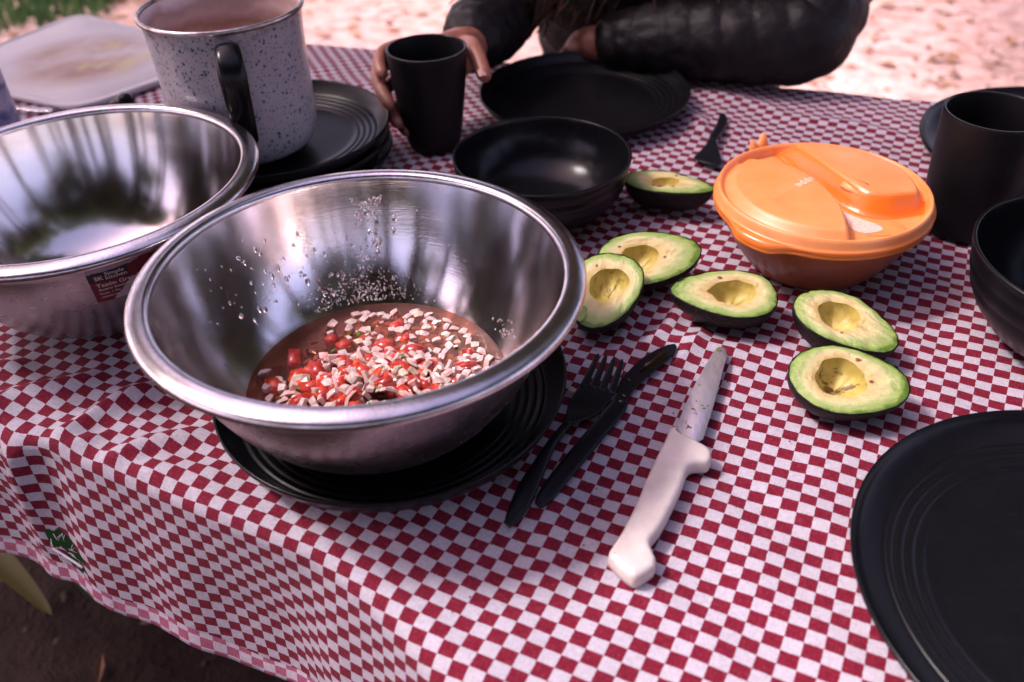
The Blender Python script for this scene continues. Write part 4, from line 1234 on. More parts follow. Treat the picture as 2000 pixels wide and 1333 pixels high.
# small lift tab on the steep wall of the valley
tp = np.array((.0262, -.0080)); td = np.array((.60, -.80))
nrm = np.array((.80, .60))
V, F = [], []
st_ = np.linspace(-.011, .011, 9)
for u in st_:
    w = .0030 + .0022 * math.sin(PI * (u + .011) / .022) + (.002 if u > .006 else 0)
    c_ = tp + td * u
    zb = .0600
    for (o_, z_) in ((-.0045 - w, zb + .0012), (-.0045 - w, zb + .0032), (.003, zb + .0075), (.003, zb + .002)): V.append((c_[0] + nrm[0] * o_, c_[1] + nrm[1] * o_, z_))
for k in range(8):
    for i in range(4): j = (i + 1) % 4; F.append((k * 4 + i, k * 4 + j, k * 4 + 4 + j, k * 4 + 4 + i))
F.append((3, 2, 1, 0)); F.append(tuple(32 + i for i in range(4)))
mesh_obj('lift_tab', V, F, M_or_lid, lid)
# worn maker's lettering, upside down on the left part
def lid_text(s, size, x0, y0, ang, mat, mask=None):
    me = text_geo(s, size, .00025)
    c, sn = math.cos(ang), math.sin(ang)
    for v in me.vertices:
        x = x0 + v.co.x * c - v.co.y * sn; y = y0 + v.co.x * sn + v.co.y * c
        v.co = (x, y, lid_h(x, y) + .00025)
    me.materials.clear(); me.materials.append(mat)
    return data_obj('lettering', me, lid)
ta = math.atan2(-.022 - .0132, -.0588 + .0046)
lid_text('Tuppe', .0118, -.0040, .0120, ta, M_faded)
M_faded2 = simple('worn_away_print', (.84, .36, .13), .5)
lid_text('rware', .0118, -.0040 + .0330 * math.cos(ta), .0120 + .0330 * math.sin(ta), ta, M_faded2)
# frosted, scuffed patch and ring embossed on the valley floor
V, F = [], []
pp = [(.0075, -.022), (.014, -.034), (.026, -.0475), (.033, -.054), (.034, -.064), (.018, -.068), (.0085, -.060), (.0085, -.045)]
fp = crs(pp + [pp[0]], 4)[:-1]
V = [(.018, -.052, lid_h(.018, -.052) + .0003)] + [(p[0], p[1], lid_h(p[0], p[1]) + .0003) for p in fp]
F = [(0, 1 + i, 1 + (i + 1) % len(fp)) for i in range(len(fp))]
mesh_obj('scuffed_patch', V, F, M_frost, lid)
mb = MB()
P = [(.030 + .024 * math.cos(a), -.066 + .013 * math.sin(a), .0554) for a in np.linspace(-2.2, 1.0, 24)]
mb.add(*tube(P, .0004, 5)); mb.build('embossed_line', M_or_lid, lid)

# ------------------------------------------------------------------ avocados
def avo_flesh_mat():
    m, nt, b = new_mat('avocado_flesh')
    at = N(nt, 'ShaderNodeAttribute', attribute_name='rimdist'); tc = N(nt, 'ShaderNodeTexCoord')
    n1 = noise_n(nt, mapping(nt, tc.outputs['Object'], (28, 120, 60)), 1.0, 5, .65)
    n2 = noise_n(nt, tc.outputs['Object'], 34, 3)
    n3 = noise_n(nt, tc.outputs['Object'], 240, 4, .7)
    t = math_n(nt, 'ADD', at.outputs['Fac'], math_n(nt, 'MULTIPLY', math_n(nt, 'SUBTRACT', n1.outputs[0], .5), .58))
    t = math_n(nt, 'ADD', t, math_n(nt, 'MULTIPLY', math_n(nt, 'SUBTRACT', n2.outputs[0], .5), .45))
    r = ramp(nt, t, [(.0, (.62, .47, .18)), (.26, (.66, .56, .27)), (.44, (.58, .58, .27)), (.62, (.38, .47, .17)), (.84, (.30, .42, .10)), (.96, (.12, .23, .03))])
    oi = N(nt, 'ShaderNodeObjectInfo')
    pk = noise_n(nt, tc.outputs['Object'], 60, 4, .6)
    pm = ramp(nt, pk.outputs[0], [(.60, (0, 0, 0)), (.70, (1, 1, 1))])
    c = mixc(nt, math_n(nt, 'MULTIPLY', pm.outputs[0], .16), r.outputs[0], (.58, .28, .20))
    br = ramp(nt, n3.outputs[0], [(.70, (0, 0, 0)), (.80, (1, 1, 1))])
    c = mixc(nt, math_n(nt, 'MULTIPLY', br.outputs[0], .35), c, (.22, .10, .05))
    nt.links.new(c, b.inputs['Base Color'])
    rr = math_n(nt, 'ADD', .08, math_n(nt, 'MULTIPLY', n1.outputs[0], .5)); nt.links.new(rr, b.inputs['Roughness'])
    b.inputs['Subsurface Weight'].default_value = .25; b.inputs['Subsurface Radius'].default_value = (1, .9, .3); b.inputs['Subsurface Scale'].default_value = .003
    h = math_n(nt, 'ADD', math_n(nt, 'MULTIPLY', n1.outputs[0], 1.4), math_n(nt, 'MULTIPLY', n3.outputs[0], .5))
    bump(nt, b, h, 1.0, .0022)
    return m
def avo_pit_mat():
    m, nt, b = new_mat('avocado_pit_hollow')
    tc = N(nt, 'ShaderNodeTexCoord'); n = noise_n(nt, tc.outputs['Object'], 70, 5, .6); n2 = noise_n(nt, mapping(nt, tc.outputs['Object'], (60, 160, 90)), 1, 4, .7)
    r = ramp(nt, n.outputs[0], [(.3, (.42, .32, .06)), (.6, (.58, .48, .13)), (.75, (.66, .55, .19))])
    v = ramp(nt, n2.outputs[0], [(.53, (0, 0, 0)), (.60, (1, 1, 1))])
    oi = N(nt, 'ShaderNodeObjectInfo')
    c = mixc(nt, math_n(nt, 'MULTIPLY', v.outputs[0], math_n(nt, 'MULTIPLY', oi.outputs['Alpha'], .85)), r.outputs[0], (.13, .06, .012))
    nt.links.new(c, b.inputs['Base Color']); b.inputs['Roughness'].default_value = .48
    b.inputs['Subsurface Weight'].default_value = .2; b.inputs['Subsurface Scale'].default_value = .003
    bump(nt, b, n.outputs[0], .6, .0012); return m
M_af, M_ap = avo_flesh_mat(), avo_pit_mat()
M_scrap = simple('reddish_brown_scrap', (.25, .07, .05), .45)
M_as, nt, b = new_mat('avocado_skin')
tc = N(nt, 'ShaderNodeTexCoord'); n = noise_n(nt, tc.outputs['Object'], 260, 4, .6); n2 = noise_n(nt, tc.outputs['Object'], 40, 3)
r = ramp(nt, n2.outputs[0], [(.3, (.006, .004, .004)), (.7, (.016, .010, .009))]); nt.links.new(r.outputs[0], b.inputs['Base Color'])
b.inputs['Roughness'].default_value = .45; b.inputs['Specular IOR Level'].default_value = .25; bump(nt, b, n.outputs[0], .9, .0022)

def avocado(c, ang, L, W, tilt, pit, pr_, label, D=.029, seed=0, dark=0.15, kk=.22, green=None, pitd=1.0):
    rs = random.Random(seed)
    root = empty('avocado_half', (0, 0, 0)); tag(root, label, 'avocado', 'cut avocado halves without stones')
    na_ = 96
    ph = [rs.uniform(0, 6) for _ in range(4)]
    def outl(t, k=1.0):
        r_ = 1 + .022 * math.sin(2 * t + ph[3]) + .018 * math.sin(3 * t + ph[0]) + .009 * math.sin(5 * t + ph[1]) + .004 * math.sin(17 * t + ph[2]) + .003 * math.sin(29 * t + ph[0])
        return (L / 2 * math.cos(t) * r_ * k + (1 - k) * -.06 * L, W / 2 * math.sin(t) * (1 - kk * math.cos(t)) * r_ * k)
    # skin shell
    V, F = [], []
    rings = 16
    for i in range(rings + 1):
        ps = PI / 2 * i / rings
        for j in range(na_):
            t = 2 * PI * j / na_; x, y = outl(t)
            xc = -.08 * L
            cc = math.cos(ps) ** .9
            V.append((xc + (x - xc) * cc, y * cc, -D * math.sin(ps) * (1 + .04 * math.sin(t * 2 + ph[3]))))
    for i in range(rings):
        for j in range(na_): a = i * na_ + j; b2 = i * na_ + (j + 1) % na_; F.append((a, a + na_, b2 + na_, b2))
    # thin rim of skin
    i0 = len(V)
    for j in range(na_):
        x, y = outl(2 * PI * j / na_, .982); V.append((x, y, .0003))
    for j in range(na_): F.append((j, (j + 1) % na_, i0 + (j + 1) % na_, i0 + j))
    sk = mesh_obj('skin', V, F, M_as, root)
    # flesh: rings from the pit's edge to the skin
    px_, py_ = pit
    V, F, A = [], [], []
    nrg = 22
    for i in range(nrg + 1):
        f = i / nrg
        for j in range(na_):
            t = 2 * PI * j / na_
            ox_, oy_ = outl(t, .978)
            # angle matched point on the pit's edge
            pa = math.atan2(oy_ - py_, ox_ - px_)
            rp = pr_ * (1 + .07 * math.sin(2 * pa + ph[1]) + .05 * math.sin(3 * pa + ph[2]) + .02 * math.sin(7 * pa + ph[0]))
            ix, iy = px_ + rp * 1.08 * math.cos(pa), py_ + rp * .96 * math.sin(pa)
            x, y = ix + (ox_ - ix) * f, iy + (oy_ - iy) * f
            z = .0008 + .0007 * math.sin(PI * f) + .0012 * noise.noise(Vector((x * 70, y * 170, seed))) + .0005 * noise.noise(Vector((x * 300, y * 300, seed)))
            z -= .0006 * (1 - f) ** 8
            z -= .0010 * f ** 10
            V.append((x, y, z)); A.append(f ** 1.15 * (.85 + .15 * min(1, math.hypot(ox_ - ix, oy_ - iy) / .02)))
    for i in range(nrg):
        for j in range(na_): a = i * na_ + j; b2 = i * na_ + (j + 1) % na_; F.append((a, b2, b2 + na_, a + na_))
    fl = mesh_obj('flesh', V, F, M_af, root)
    at = fl.data.attributes.new('rimdist', 'FLOAT', 'POINT'); at.data.foreach_set('value', A)
    # pit hollow
    ring0 = V[:na_]
    V2, F2 = [], []
    m2 = 12
    for i in range(m2 + 1):
        ps = PI / 2 * i / m2
        for (x, y, z) in ring0:
            cc = math.cos(ps)
            V2.append((px_ + (x - px_) * cc, py_ + (y - py_) * cc, z - pr_ * pitd * math.sin(ps) + .0004 * noise.noise(Vector((x * 100, y * 100, i * .4 + seed))) * math.sin(ps)))
    for i in range(m2):
        for j in range(na_): a = i * na_ + j; b2 = i * na_ + (j + 1) % na_; F2.append((a, a + na_, b2 + na_, b2))
    pt = mesh_obj('pit_hollow', V2, F2, M_ap, root)
    pt.color = (1, 1, 1, dark)
    # small dried blemishes around the stone, and scraps of the brown stone skin
    for q in range(rs.randint(2, 5)):
        a = rs.uniform(0, 2 * PI); rr3 = pr_ * rs.uniform(1.1, 1.35); bx, by = px_ + rr3 * math.cos(a), py_ + rr3 * math.sin(a); s3 = rs.uniform(.0007, .0017)
        V3 = [(bx, by, .0030)] + [(bx + s3 * 1.6 * math.cos(u) * rs.uniform(.6, 1.3), by + s3 * math.sin(u) * rs.uniform(.6, 1.3), .0016) for u in np.linspace(0, 2 * PI, 9)[:-1]]
        mesh_obj('stone_skin_scrap', V3, [(0, 1 + i, 1 + (i + 1) % 8) for i in range(8)], M_scrap, root)
    if green:
        gx, gy, gr = green
        V3 = [(gx, gy, .0019)] + [(gx + gr * 1.4 * math.cos(a) * rs.uniform(.8, 1.2), gy + gr * .7 * math.sin(a) * rs.uniform(.8, 1.2), .0017) for a in np.linspace(0, 2 * PI, 15)[:-1]]
        mesh_obj('green_notch', V3, [(0, 1 + i, 1 + (i + 1) % 14) for i in range(14)], M_cil, root)
    M_ = Matrix.Translation((c[0], c[1], D * .98)) @ Matrix.Rotation(tilt[0], 4, 'X') @ Matrix.Rotation(tilt[1], 4, 'Y') @ Matrix.Rotation(ang, 4, 'Z')
    # rest the shell on the cloth
    zmin = min((M_ @ Vector(v.co)).z for v in sk.data.vertices)
    M_ = Matrix.Translation((0, 0, -zmin - .0008)) @ M_
    root.matrix_world = M_
    return root
def ang2(a, b): return math.atan2(b[1] - a[1], b[0] - a[0])
avocado((.1655, .8060), ang2((.1243, .8242), (.205, .7771)), .0930, .0560, (R(-6), R(0)), (-.003, 0), .0130, 'avocado half lying alone beside the black bowl, farthest from the camera', seed=1, D=.029)
avocado((.1270, .6700), R(2), .0930, .0640, (R(15), R(-3)), (-.010, -.001), .0165, 'avocado half partly behind another half, its pointed end nicked', seed=2, D=.028)
avocado((.0795, .6200), ang2((.094, .664), (.066, .575)), .0850, .0640, (R(15), R(-8)), (-.006, .003), .0170, 'roundish avocado half touching the steel bowl\'s right side, with a dark deep hollow', seed=3, D=.030, dark=.55, green=(.030, -.012, .006), kk=.12, pitd=.95)
avocado((.1810, .6090), ang2((.223, .602), (.139, .618)), .0880, .0610, (R(6), R(0)), (-.007, -.001), .0170, 'avocado half in the middle of the row with its pointed end to the left', seed=4, D=.029)
avocado((.2700, .5640), ang2((.2416, .5950), (.3009, .5370)), .0880, .0590, (R(8), R(3)), (-.008, .001), .0165, 'avocado half with pale smeared flesh, just above the nearest half', seed=5, D=.029, dark=.25)
avocado((.2490, .4920), ang2((.2082, .4990), (.2908, .4830)), .0860, .0640, (R(13), R(0)), (-.007, .001), .0180, 'nearest avocado half with dark veins in its hollow', seed=6, D=.029, dark=1.0)

# ------------------------------------------------------------------ fork
fk = empty('plastic_fork', (.03, .47, 0)); tag(fk, 'black plastic fork lying against the black plastic knife, tines pointing away', 'fork')
def sub(p): return [(x - .03, y - .47) for x, y in p]
two_rail(sub([(-.0100, .3902), (-.0075, .4010), (-.0005, .4200), (.0090, .4370), (.0230, .4600), (.0372, .4810)]), sub([(-.0060, .3860), (.0035, .3960), (.0120, .4130), (.0190, .4310), (.0290, .4560), (.0425, .4775)]), [.003, .0036, .0046, .0058, .0085, .0092], [.0008, .0024, .0030, .0030, .0026, .0018], 'handle', M_cutlery, fk, 14)
two_rail(sub([(.0370, .4806), (.0385, .4880), (.0405, .5000), (.0455, .5130), (.0530, .5255)]), sub([(.0427, .4772), (.0530, .4830), (.0650, .4930), (.0730, .5040), (.0790, .5142)]), [.0092, .0078, .0055, .0055, .0068], [.0018, .0013, .0011, .0011, .0011], 'head', M_cutlery, fk, 16, power=4)
tips = [(.0691, .5549), (.0755, .5532), (.0818, .5501), (.0875, .5465)]; roots = [(.0553, .5232), (.0622, .5204), (.0690, .5172), (.0757, .5138)]
for (tx, ty), (rx, ry) in zip(tips, roots):
    dx, dy = tx - rx, ty - ry; L = math.hypot(dx, dy); dx /= L; dy /= L
    sta = []
    for t, hw, z in ((-.10, .0032, .0066), (0, .0031, .0070), (.25, .0029, .0078), (.55, .0026, .0090), (.88, .0019, .0106), (1.0, .0010, .0112)):
        sta.append((rx + dx * L * t - .03, ry + dy * L * t - .47, z, dy, -dx, hw, .0010))
    strip(sta, M_cutlery, 'tine', fk, 10, 4)

# ------------------------------------------------------------------ black plastic knife
M_wet = simple('wet_black_plastic', (.010, .009, .006), .03, spec=.8, coat=.5)
kn = empty('plastic_knife', (.06, .48, 0)); tag(kn, 'black plastic table knife with a moist dark smear near its tip, beside the fork', 'knife')
def sub(p): return [(x - .06, y - .48) for x, y in p]
two_rail(sub([(.0112, .4070), (.0150, .4180), (.0293, .4406), (.0500, .4700), (.0700, .4985), (.0765, .5070)]), sub([(.0150, .4015), (.0235, .4085), (.0392, .4300), (.0605, .4600), (.0810, .4885), (.0868, .5010)]), [.0032, .0036, .0042, .0046, .0050, .0052], [.0010, .0022, .0025, .0025, .0024, .0020], 'handle', M_cutlery, kn, 14)
Lb = [(.0765, .5070), (.0800, .5140), (.0822, .5210), (.0850, .5310), (.1035, .5550), (.1190, .5670), (.1290, .5725), (.1350, .5738)]
Rb = [(.0868, .5010), (.0870, .5065), (.0905, .5130), (.0985, .5245), (.1130, .5400), (.1240, .5520), (.1320, .5610), (.1362, .5705)]
two_rail(sub(Lb), sub(Rb), [.0052, .0046, .0040, .0038, .0038, .0038, .0036, .0034], [.0018, .0012, .0009, .0008, .0008, .0007, .0006, .0004], 'blade', M_cutlery, kn, 16, power=5)
mb = MB()
for k in range(46):
    t = k / 45; i = 3 + t * 3.9; a = int(i); f = i - a
    x = Lb[a][0] + (Lb[min(a + 1, 7)][0] - Lb[a][0]) * f; y = Lb[a][1] + (Lb[min(a + 1, 7)][1] - Lb[a][1]) * f
    mb.add([(x - .06 - .0009, y - .48 + .0006, .0038), (x - .06 + .0008, y - .48 + .0008, .0038), (x - .06 + .0004, y - .48 - .001, .0044), (x - .06, y - .48 - .0006, .0032)], [(0, 1, 2), (0, 3, 1), (0, 2, 3), (1, 3, 2)])
mb.build('serration', M_cutlery, kn, False)
sm = crs([(.1060, .5490), (.1140, .5580), (.1215, .5640), (.1262, .5610), (.1235, .5535), (.1130, .5430), (.1055, .5375), (.1005, .5395), (.1060, .5490)], 5)[:-1]
V = [(.1145 - .06, .5510 - .48, .00540)] + [(p[0] - .06, p[1] - .48, .00475) for p in sm]
mesh_obj('wet_smear', V, [(0, 1 + i, 1 + (i + 1) % len(sm)) for i in range(len(sm))], M_wet, kn)
mb = MB()
for (x, y, s_) in ((.0808, .5020, .0022), (.0842, .5085, .0018), (.0905, .5265, .0011)):
    V, F = tube([(x - .06, y - .48, .0060), (x - .06, y - .48, .0076), (x - .06, y - .48, .0081)], [s_, s_ * .8, s_ * .1], 10); mb.add(V, F)
mb.build('moulded_stud', M_wet, kn)

# ------------------------------------------------------------------ kitchen knife with white handle
kk_ = empty('kitchen_knife', (.10, .42, 0)); tag(kk_, 'kitchen knife with ivory white handle and avocado bits on its steel blade', 'knife')
def sub(p): return [(x - .10, y - .42) for x, y in p]
outl_ = [(.0540, .3530), (.0555, .3580), (.0610, .3665), (.0665, .3754), (.0735, .3885), (.0799, .4012), (.0860, .4150), (.0926, .4289), (.0990, .4415), (.1054, .4535), (.1105, .4640), (.1140, .4685), (.1180, .4670),
         (.1245, .4590), (.1310, .4520), (.1360, .4470), (.1384, .4410), (.1372, .4335), (.1330, .4290), (.1265, .4288), (.1215, .4275), (.1180, .4225), (.1130, .4110), (.1072, .3998), (.1010, .3885), (.0951, .3783), (.0890, .3695), (.0843, .3635), (.0845, .3565), (.0858, .3499), (.0838, .3429), (.0775, .3380), (.0709, .3345), (.0660, .3360), (.0600, .3430)]
outl_ = [tuple(p) for p in crs(sub(outl_) + [sub(outl_)[0]], 3)[:-1]]
cx_ = sum(p[0] for p in outl_) / len(outl_); cy_ = sum(p[1] for p in outl_) / len(outl_)
# layered handle: stacked, inset contours give a rounded body
hd_, F = [], []
lay = [(.0000, .0024), (.0014, .0005), (.0060, .0), (.0120, .0003), (.0142, .0012), (.0154, .0028), (.0158, .0044)]
npt = len(outl_)
def inset(pts, d):
    out = []
    n_ = len(pts)
    for i in range(n_):
        a = np.array(pts[i - 2]); b_2 = np.array(pts[(i + 2) % n_]); t = b_2 - a; t /= np.linalg.norm(t)
        out.append((pts[i][0] + t[1] * d, pts[i][1] - t[0] * d))
    return out
for z, d in lay:
    z = z * .86; d = d + .0010
    for x, y in inset(outl_, d): hd_.append((x, y, z))
for k in range(len(lay) - 1):
    for i in range(npt): j = (i + 1) % npt; F.append((k * npt + i, (k + 1) * npt + i, (k + 1) * npt + j, k * npt + j))
F.append(tuple((len(lay) - 1) * npt + i for i in range(npt))[::-1]); F.append(tuple(range(npt)))
hobj = mesh_obj('handle', hd_, F, M_whiteplastic, kk_)
bm = bmesh.new(); bm.from_mesh(hobj.data); bmesh.ops.triangulate(bm, faces=[f for f in bm.faces if len(f.verts) > 4]); bmesh.ops.recalc_face_normals(bm, faces=bm.faces); bm.to_mesh(hobj.data); bm.free()
hobj.data.polygons.foreach_set('use_smooth', [True] * len(hobj.data.polygons))
M_bladest, nt, b = new_mat('smeared_blade_steel')
tc = N(nt, 'ShaderNodeTexCoord'); n1 = noise_n(nt, mapping(nt, tc.outputs['Object'], (300, 60, 60)), 1, 5, .7); n2 = noise_n(nt, tc.outputs['Object'], 55, 4)
r = ramp(nt, n1.outputs[0], [(.3, (.46, .43, .46)), (.7, (.64, .60, .64))]); nt.links.new(r.outputs[0], b.inputs['Base Color']); b.inputs['Metallic'].default_value = .75
nt.links.new(math_n(nt, 'ADD', .22, math_n(nt, 'MULTIPLY', n2.outputs[0], .4)), b.inputs['Roughness']); bump(nt, b, n1.outputs[0], .3, .0006)
bl = [(.1115, .4640), (.1170, .4695), (.1378, .5127), (.1520, .5380), (.1610, .5537), (.1650, .5600), (.1694, .5639), (.1725, .5632), (.1739, .5595), (.1735, .5520), (.1700, .5437), (.1610, .5205), (.1503, .4930), (.1355, .4580), (.1270, .4530)]
prism('blade', sub(bl), .0062, .0076, M_bladest, kk_, .0004, 1)
M_bits = simple('avocado_bits', (.15, .17, .02), .3, 0, .5, 300)
mb = MB()
for (x, y, s_, n_) in ((.1385, .4935, .0026, 3), (.1400, .4970, .0016, 2), (.1272, .4700, .0012, 6), (.1260, .4760, .0009, 6), (.1665, .5600, .0015, 7), (.1440, .5170, .0008, 6), (.1350, .4865, .0009, 4)):
    for q in range(n_):
        a = random.uniform(0, 6); x2 = x + random.gauss(0, s_ * 1.1) - .10; y2 = y + random.gauss(0, s_ * 1.1) - .42; s2 = s_ * random.uniform(.3, .8)
        P = [(x2 + s2 * math.cos(a + k * 1.05) * (1.6 if k % 3 == 0 else .8), y2 + s2 * math.sin(a + k * 1.05) * (1.6 if k % 3 == 0 else .8), .0077) for k in range(6)]
        mb.add(P + [(x2, y2, .0079 + s2 * .5)], [(i, (i + 1) % 6, 6) for i in range(6)])
bt = mb.build('avocado_smears', M_bits, kk_); bt['kind'] = 'stuff'

# ------------------------------------------------------------------ small black spoon at the back
spn = empty('plastic_spoon', (.24, .95, 0)); tag(spn, 'short black plastic spoon with a flat square bowl lying near the far plate', 'spoon')
def sub(p): return [(x - .24, y - .95) for x, y in p]
two_rail(sub([(.2670, 1.0270), (.2610, 1.0080), (.2520, .9850), (.2400, .9560), (.2360, .9430)]), sub([(.2735, 1.0235), (.2720, 1.0060), (.2640, .9830), (.2510, .9540), (.2440, .9400)]), [.004, .0045, .0055, .0085, .0095], [.0014, .0024, .0026, .0024, .0020], 'handle', M_cutlery, spn, 12)
two_rail(sub([(.2360, .9430), (.2290, .9320), (.2200, .9210), (.2138, .9120), (.2160, .9010)]), sub([(.2440, .9400), (.2440, .9260), (.2436, .9100), (.2425, .8950), (.2330, .8860)]), [.0095, .0070, .0045, .0035, .0050], [.0018, .0014, .0012, .0012, .0010], 'scoop', M_cutlery, spn, 14, power=4)

# ------------------------------------------------------------------ cutting board, bottle, small things at the back left
M_board, nt, b = new_mat('stained_board_plastic')
tc = N(nt, 'ShaderNodeTexCoord'); n1 = noise_n(nt, tc.outputs['Object'], 7, 5, .6); n2 = noise_n(nt, tc.outputs['Object'], 18, 4)
r = ramp(nt, n1.outputs[0], [(.36, (.56, .51, .50)), (.50, (.44, .31, .25)), (.64, (.33, .20, .15))])
g = ramp(nt, n2.outputs[0], [(.56, (0, 0, 0)), (.68, (1, 1, 1))])
sp = N(nt, 'ShaderNodeSeparateXYZ'); nt.links.new(tc.outputs['Object'], sp.inputs[0])
cen = math_n(nt, 'SUBTRACT', 1.0, math_n(nt, 'MULTIPLY', math_n(nt, 'SQRT', math_n(nt, 'ADD', math_n(nt, 'MULTIPLY', sp.outputs[0], sp.outputs[0]), math_n(nt, 'MULTIPLY', sp.outputs[1], sp.outputs[1]))), 8.0))
cm = ramp(nt, cen, [(.05, (0, 0, 0)), (.45, (1, 1, 1))])
c1 = mixc(nt, cm.outputs[0], (.58, .54, .55), r.outputs[0]); c2 = mixc(nt, math_n(nt, 'MULTIPLY', g.outputs[0], math_n(nt, 'MULTIPLY', cm.outputs[0], .5)), c1, (.62, .58, .22))
nt.links.new(c2, b.inputs['Base Color']); b.inputs['Roughness'].default_value = .5
bc_ = (-.612, 1.295)
brd = empty('cutting_board', (*bc_, .0008)); brd.scale = (1, 1, .7); tag(brd, 'white plastic cutting board with brown and green food stains at the far left', 'cutting board')
cor = [(-.557, 1.112), (-.385, 1.300), (-.700, 1.512), (-.838, 1.262)]
ol = []
for i in range(4):
    p0, p1, p2 = (np.array(cor[(i + k - 1) % 4]) for k in range(3))
    a = (p0 - p1) / np.linalg.norm(p0 - p1); c = (p2 - p1) / np.linalg.norm(p2 - p1)
    for t in np.linspace(0, 1, 7):
        q = (1 - t) ** 2 * (p1 + a * .04) + 2 * t * (1 - t) * p1 + t * t * (p1 + c * .04); ol.append((q[0] - bc_[0], q[1] - bc_[1]))
prof_b = [(1.0, .0), (1.008, .003), (1.005, .0095), (.99, .0115), (.955, .0118), (.945, .0092), (.925, .0090), (.91, .0118), (.5, .0120), (0.0, .0121)]
V, F = [], []
n_ = len(ol)
for (k_, z) in prof_b:
    for x, y in ol: V.append((x * k_, y * k_, z + .004 * max(0, (y * k_) / .2) ** 2))
for k in range(len(prof_b) - 1):
    for i in range(n_): j = (i + 1) % n_; F.append((k * n_ + i, k * n_ + j, (k + 1) * n_ + j, (k + 1) * n_ + i))
mesh_obj('slab', V, F, M_board, brd)

M_pet, nt, b = new_mat('clear_bottle_plastic'); b.inputs['Base Color'].default_value = (.90, .80, .90, 1); b.inputs['Roughness'].default_value = .06; b.inputs['Transmission Weight'].default_value = .92; b.inputs['IOR'].default_value = 1.2
M_lab, nt, b = new_mat('blue_printed_label'); tc = N(nt, 'ShaderNodeTexCoord'); n1 = noise_n(nt, mapping(nt, tc.outputs['Object'], (40, 40, 90)), 1, 3)
r = ramp(nt, n1.outputs[0], [(.35, (.10, .14, .34)), (.5, (.34, .36, .56)), (.66, (.60, .60, .74))]); nt.links.new(r.outputs[0], b.inputs['Base Color']); b.inputs['Roughness'].default_value = .4
bot = empty('plastic_bottle', (-.618, 1.005, .0005)); tag(bot, 'clear plastic bottle with a pale blue label at the left edge', 'bottle')
lathe_obj('shell', smooth_prof([(0, .002), (.030, .001), (.036, .006), (.0375, .03), (.0375, .125), (.034, .150), (.020, .178), (.0135, .190), (.0132, .205)], 4), M_pet, bot, 64)
lathe_obj('label', [(.0379, .020), (.0380, .022), (.0380, .112), (.0379, .114)], M_lab, bot, 64)
lathe_obj('cap', [(.0150, .198), (.0155, .200), (.0155, .216), (.0145, .218), (0, .218)], simple('blue_cap', (.05, .10, .35), .4), bot, 40)

bk = empty('black_handled_utensil', (-.50, 1.11, 0)); tag(bk, 'small utensil with a round black handle end behind the left steel bowl', 'utensil')
V, F = tube(crs([(.018, -.012, .016), (.012, -.006, .018), (.002, 0, .016), (-.012, .004, .010)], 4), [.004, .009, .011, .012, .0115, .011, .010, .0085, .007, .006, .005, .0045, .004], 14)
mesh_obj('handle', V, F, M_bakelite, bk)
V, F = tube([(-.012, .004, .010), (-.05, .014, .005), (-.10, .03, .003)], [(.0035, .002), (.005, .001), (.010, .0008)], 10)
mesh_obj('shaft', V, F, M_cutlery, bk)
ts = empty('steel_teaspoon', (-.62, 1.125, .001)); tag(ts, 'end of a dull steel spoon beside the clear bottle', 'spoon')
V, F = tube(crs([(.030, -.006, .003), (.0, 0, .003), (-.06, .01, .006), (-.10, .02, .004)], 4), [(.006, .0012)] * 5 + [(.004, .0012)] * 4 + [(.003, .001)] * 4, 10)
mesh_obj('handle', V, F, M_rim, ts)
V, F = tube(crs([(-.10, .02, .004), (-.115, .022, .003), (-.135, .026, .003), (-.15, .028, .005)], 4), [(.004, .001)] * 2 + [(.012, .001)] * 3 + [(.017, .001)] * 4 + [(.014, .001)] * 3 + [(.003, .001)], 12)
mesh_obj('scoop', V, F, M_rim, ts)

# ------------------------------------------------------------------ person
bench = empty('bench', (*tabw(-.30, 1.62)[:2], GZ), YAW); tag(bench, 'plain wooden bench the person sits on at the far side', 'bench')
V, F = box_vf(-.8, .8, -.14, .14, .39, .43); mesh_obj('seat', V, F, M_wood, bench, False)
for s in (-.65, .65):
    V, F = box_vf(s - .03, s + .03, -.12, .12, 0, .39); mesh_obj('leg', V, F, M_wood, bench, False)

per = empty('person', (.30, 1.42, GZ)); tag(per, 'person in a black puffer jacket with long brown hair, hand around a black cup', 'person')
PO = Vector((.30, 1.42, GZ))
def cap_chain(mb, pts, rad, n=14):
    """rounded chain"""
    P = crs(pts, 4); rr = crs([(r,) for r in rad], 4)
    V, F = tube([tuple(np.array(p) - np.array(PO)) for p in P], [float(r[0]) for r in rr], n)
    mb.add(V, F)
    for p, r in ((P[0], float(rr[0][0])), (P[-1], float(rr[-1][0]))):
        bm = bmesh.new(); bmesh.ops.create_icosphere(bm, subdivisions=2, radius=r)
        mb.add([v.co + Vector(p) - PO for v in bm.verts], [[v.index for v in f.verts] for f in bm.faces]); bm.free()
def remeshed(name, mb, mat, voxel, smooth_it=2):
    o = mb.build(name, mat, None)
    md = o.modifiers.new('r', 'REMESH'); md.mode = 'VOXEL'; md.voxel_size = voxel; md.use_smooth_shade = True
    if smooth_it:
        ms = o.modifiers.new('s', 'SMOOTH'); ms.iterations = smooth_it; ms.factor = .5
    dg = bpy.context.evaluated_depsgraph_get()
    me = bpy.data.meshes.new_from_object(o.evaluated_get(dg))
    bpy.data.objects.remove(o)
    me.name = name
    me.polygons.foreach_set('use_smooth', [True] * len(me.polygons))
    return me
TC = Vector((.29, 1.43, 0))
axu = Vector((CY, SY, 0)); axn = Vector((SY, -CY, 0))         # along the table / towards the table
ShL = Vector((.45, 1.36, .25)); ShR = Vector((.12, 1.53, .25))
ElL = Vector((.392, 1.130, .054)); WrL = Vector((.128, 1.216, .030))
ElR = Vector((.010, 1.345, .045)); WrR = Vector((-.040, 1.085, .078))
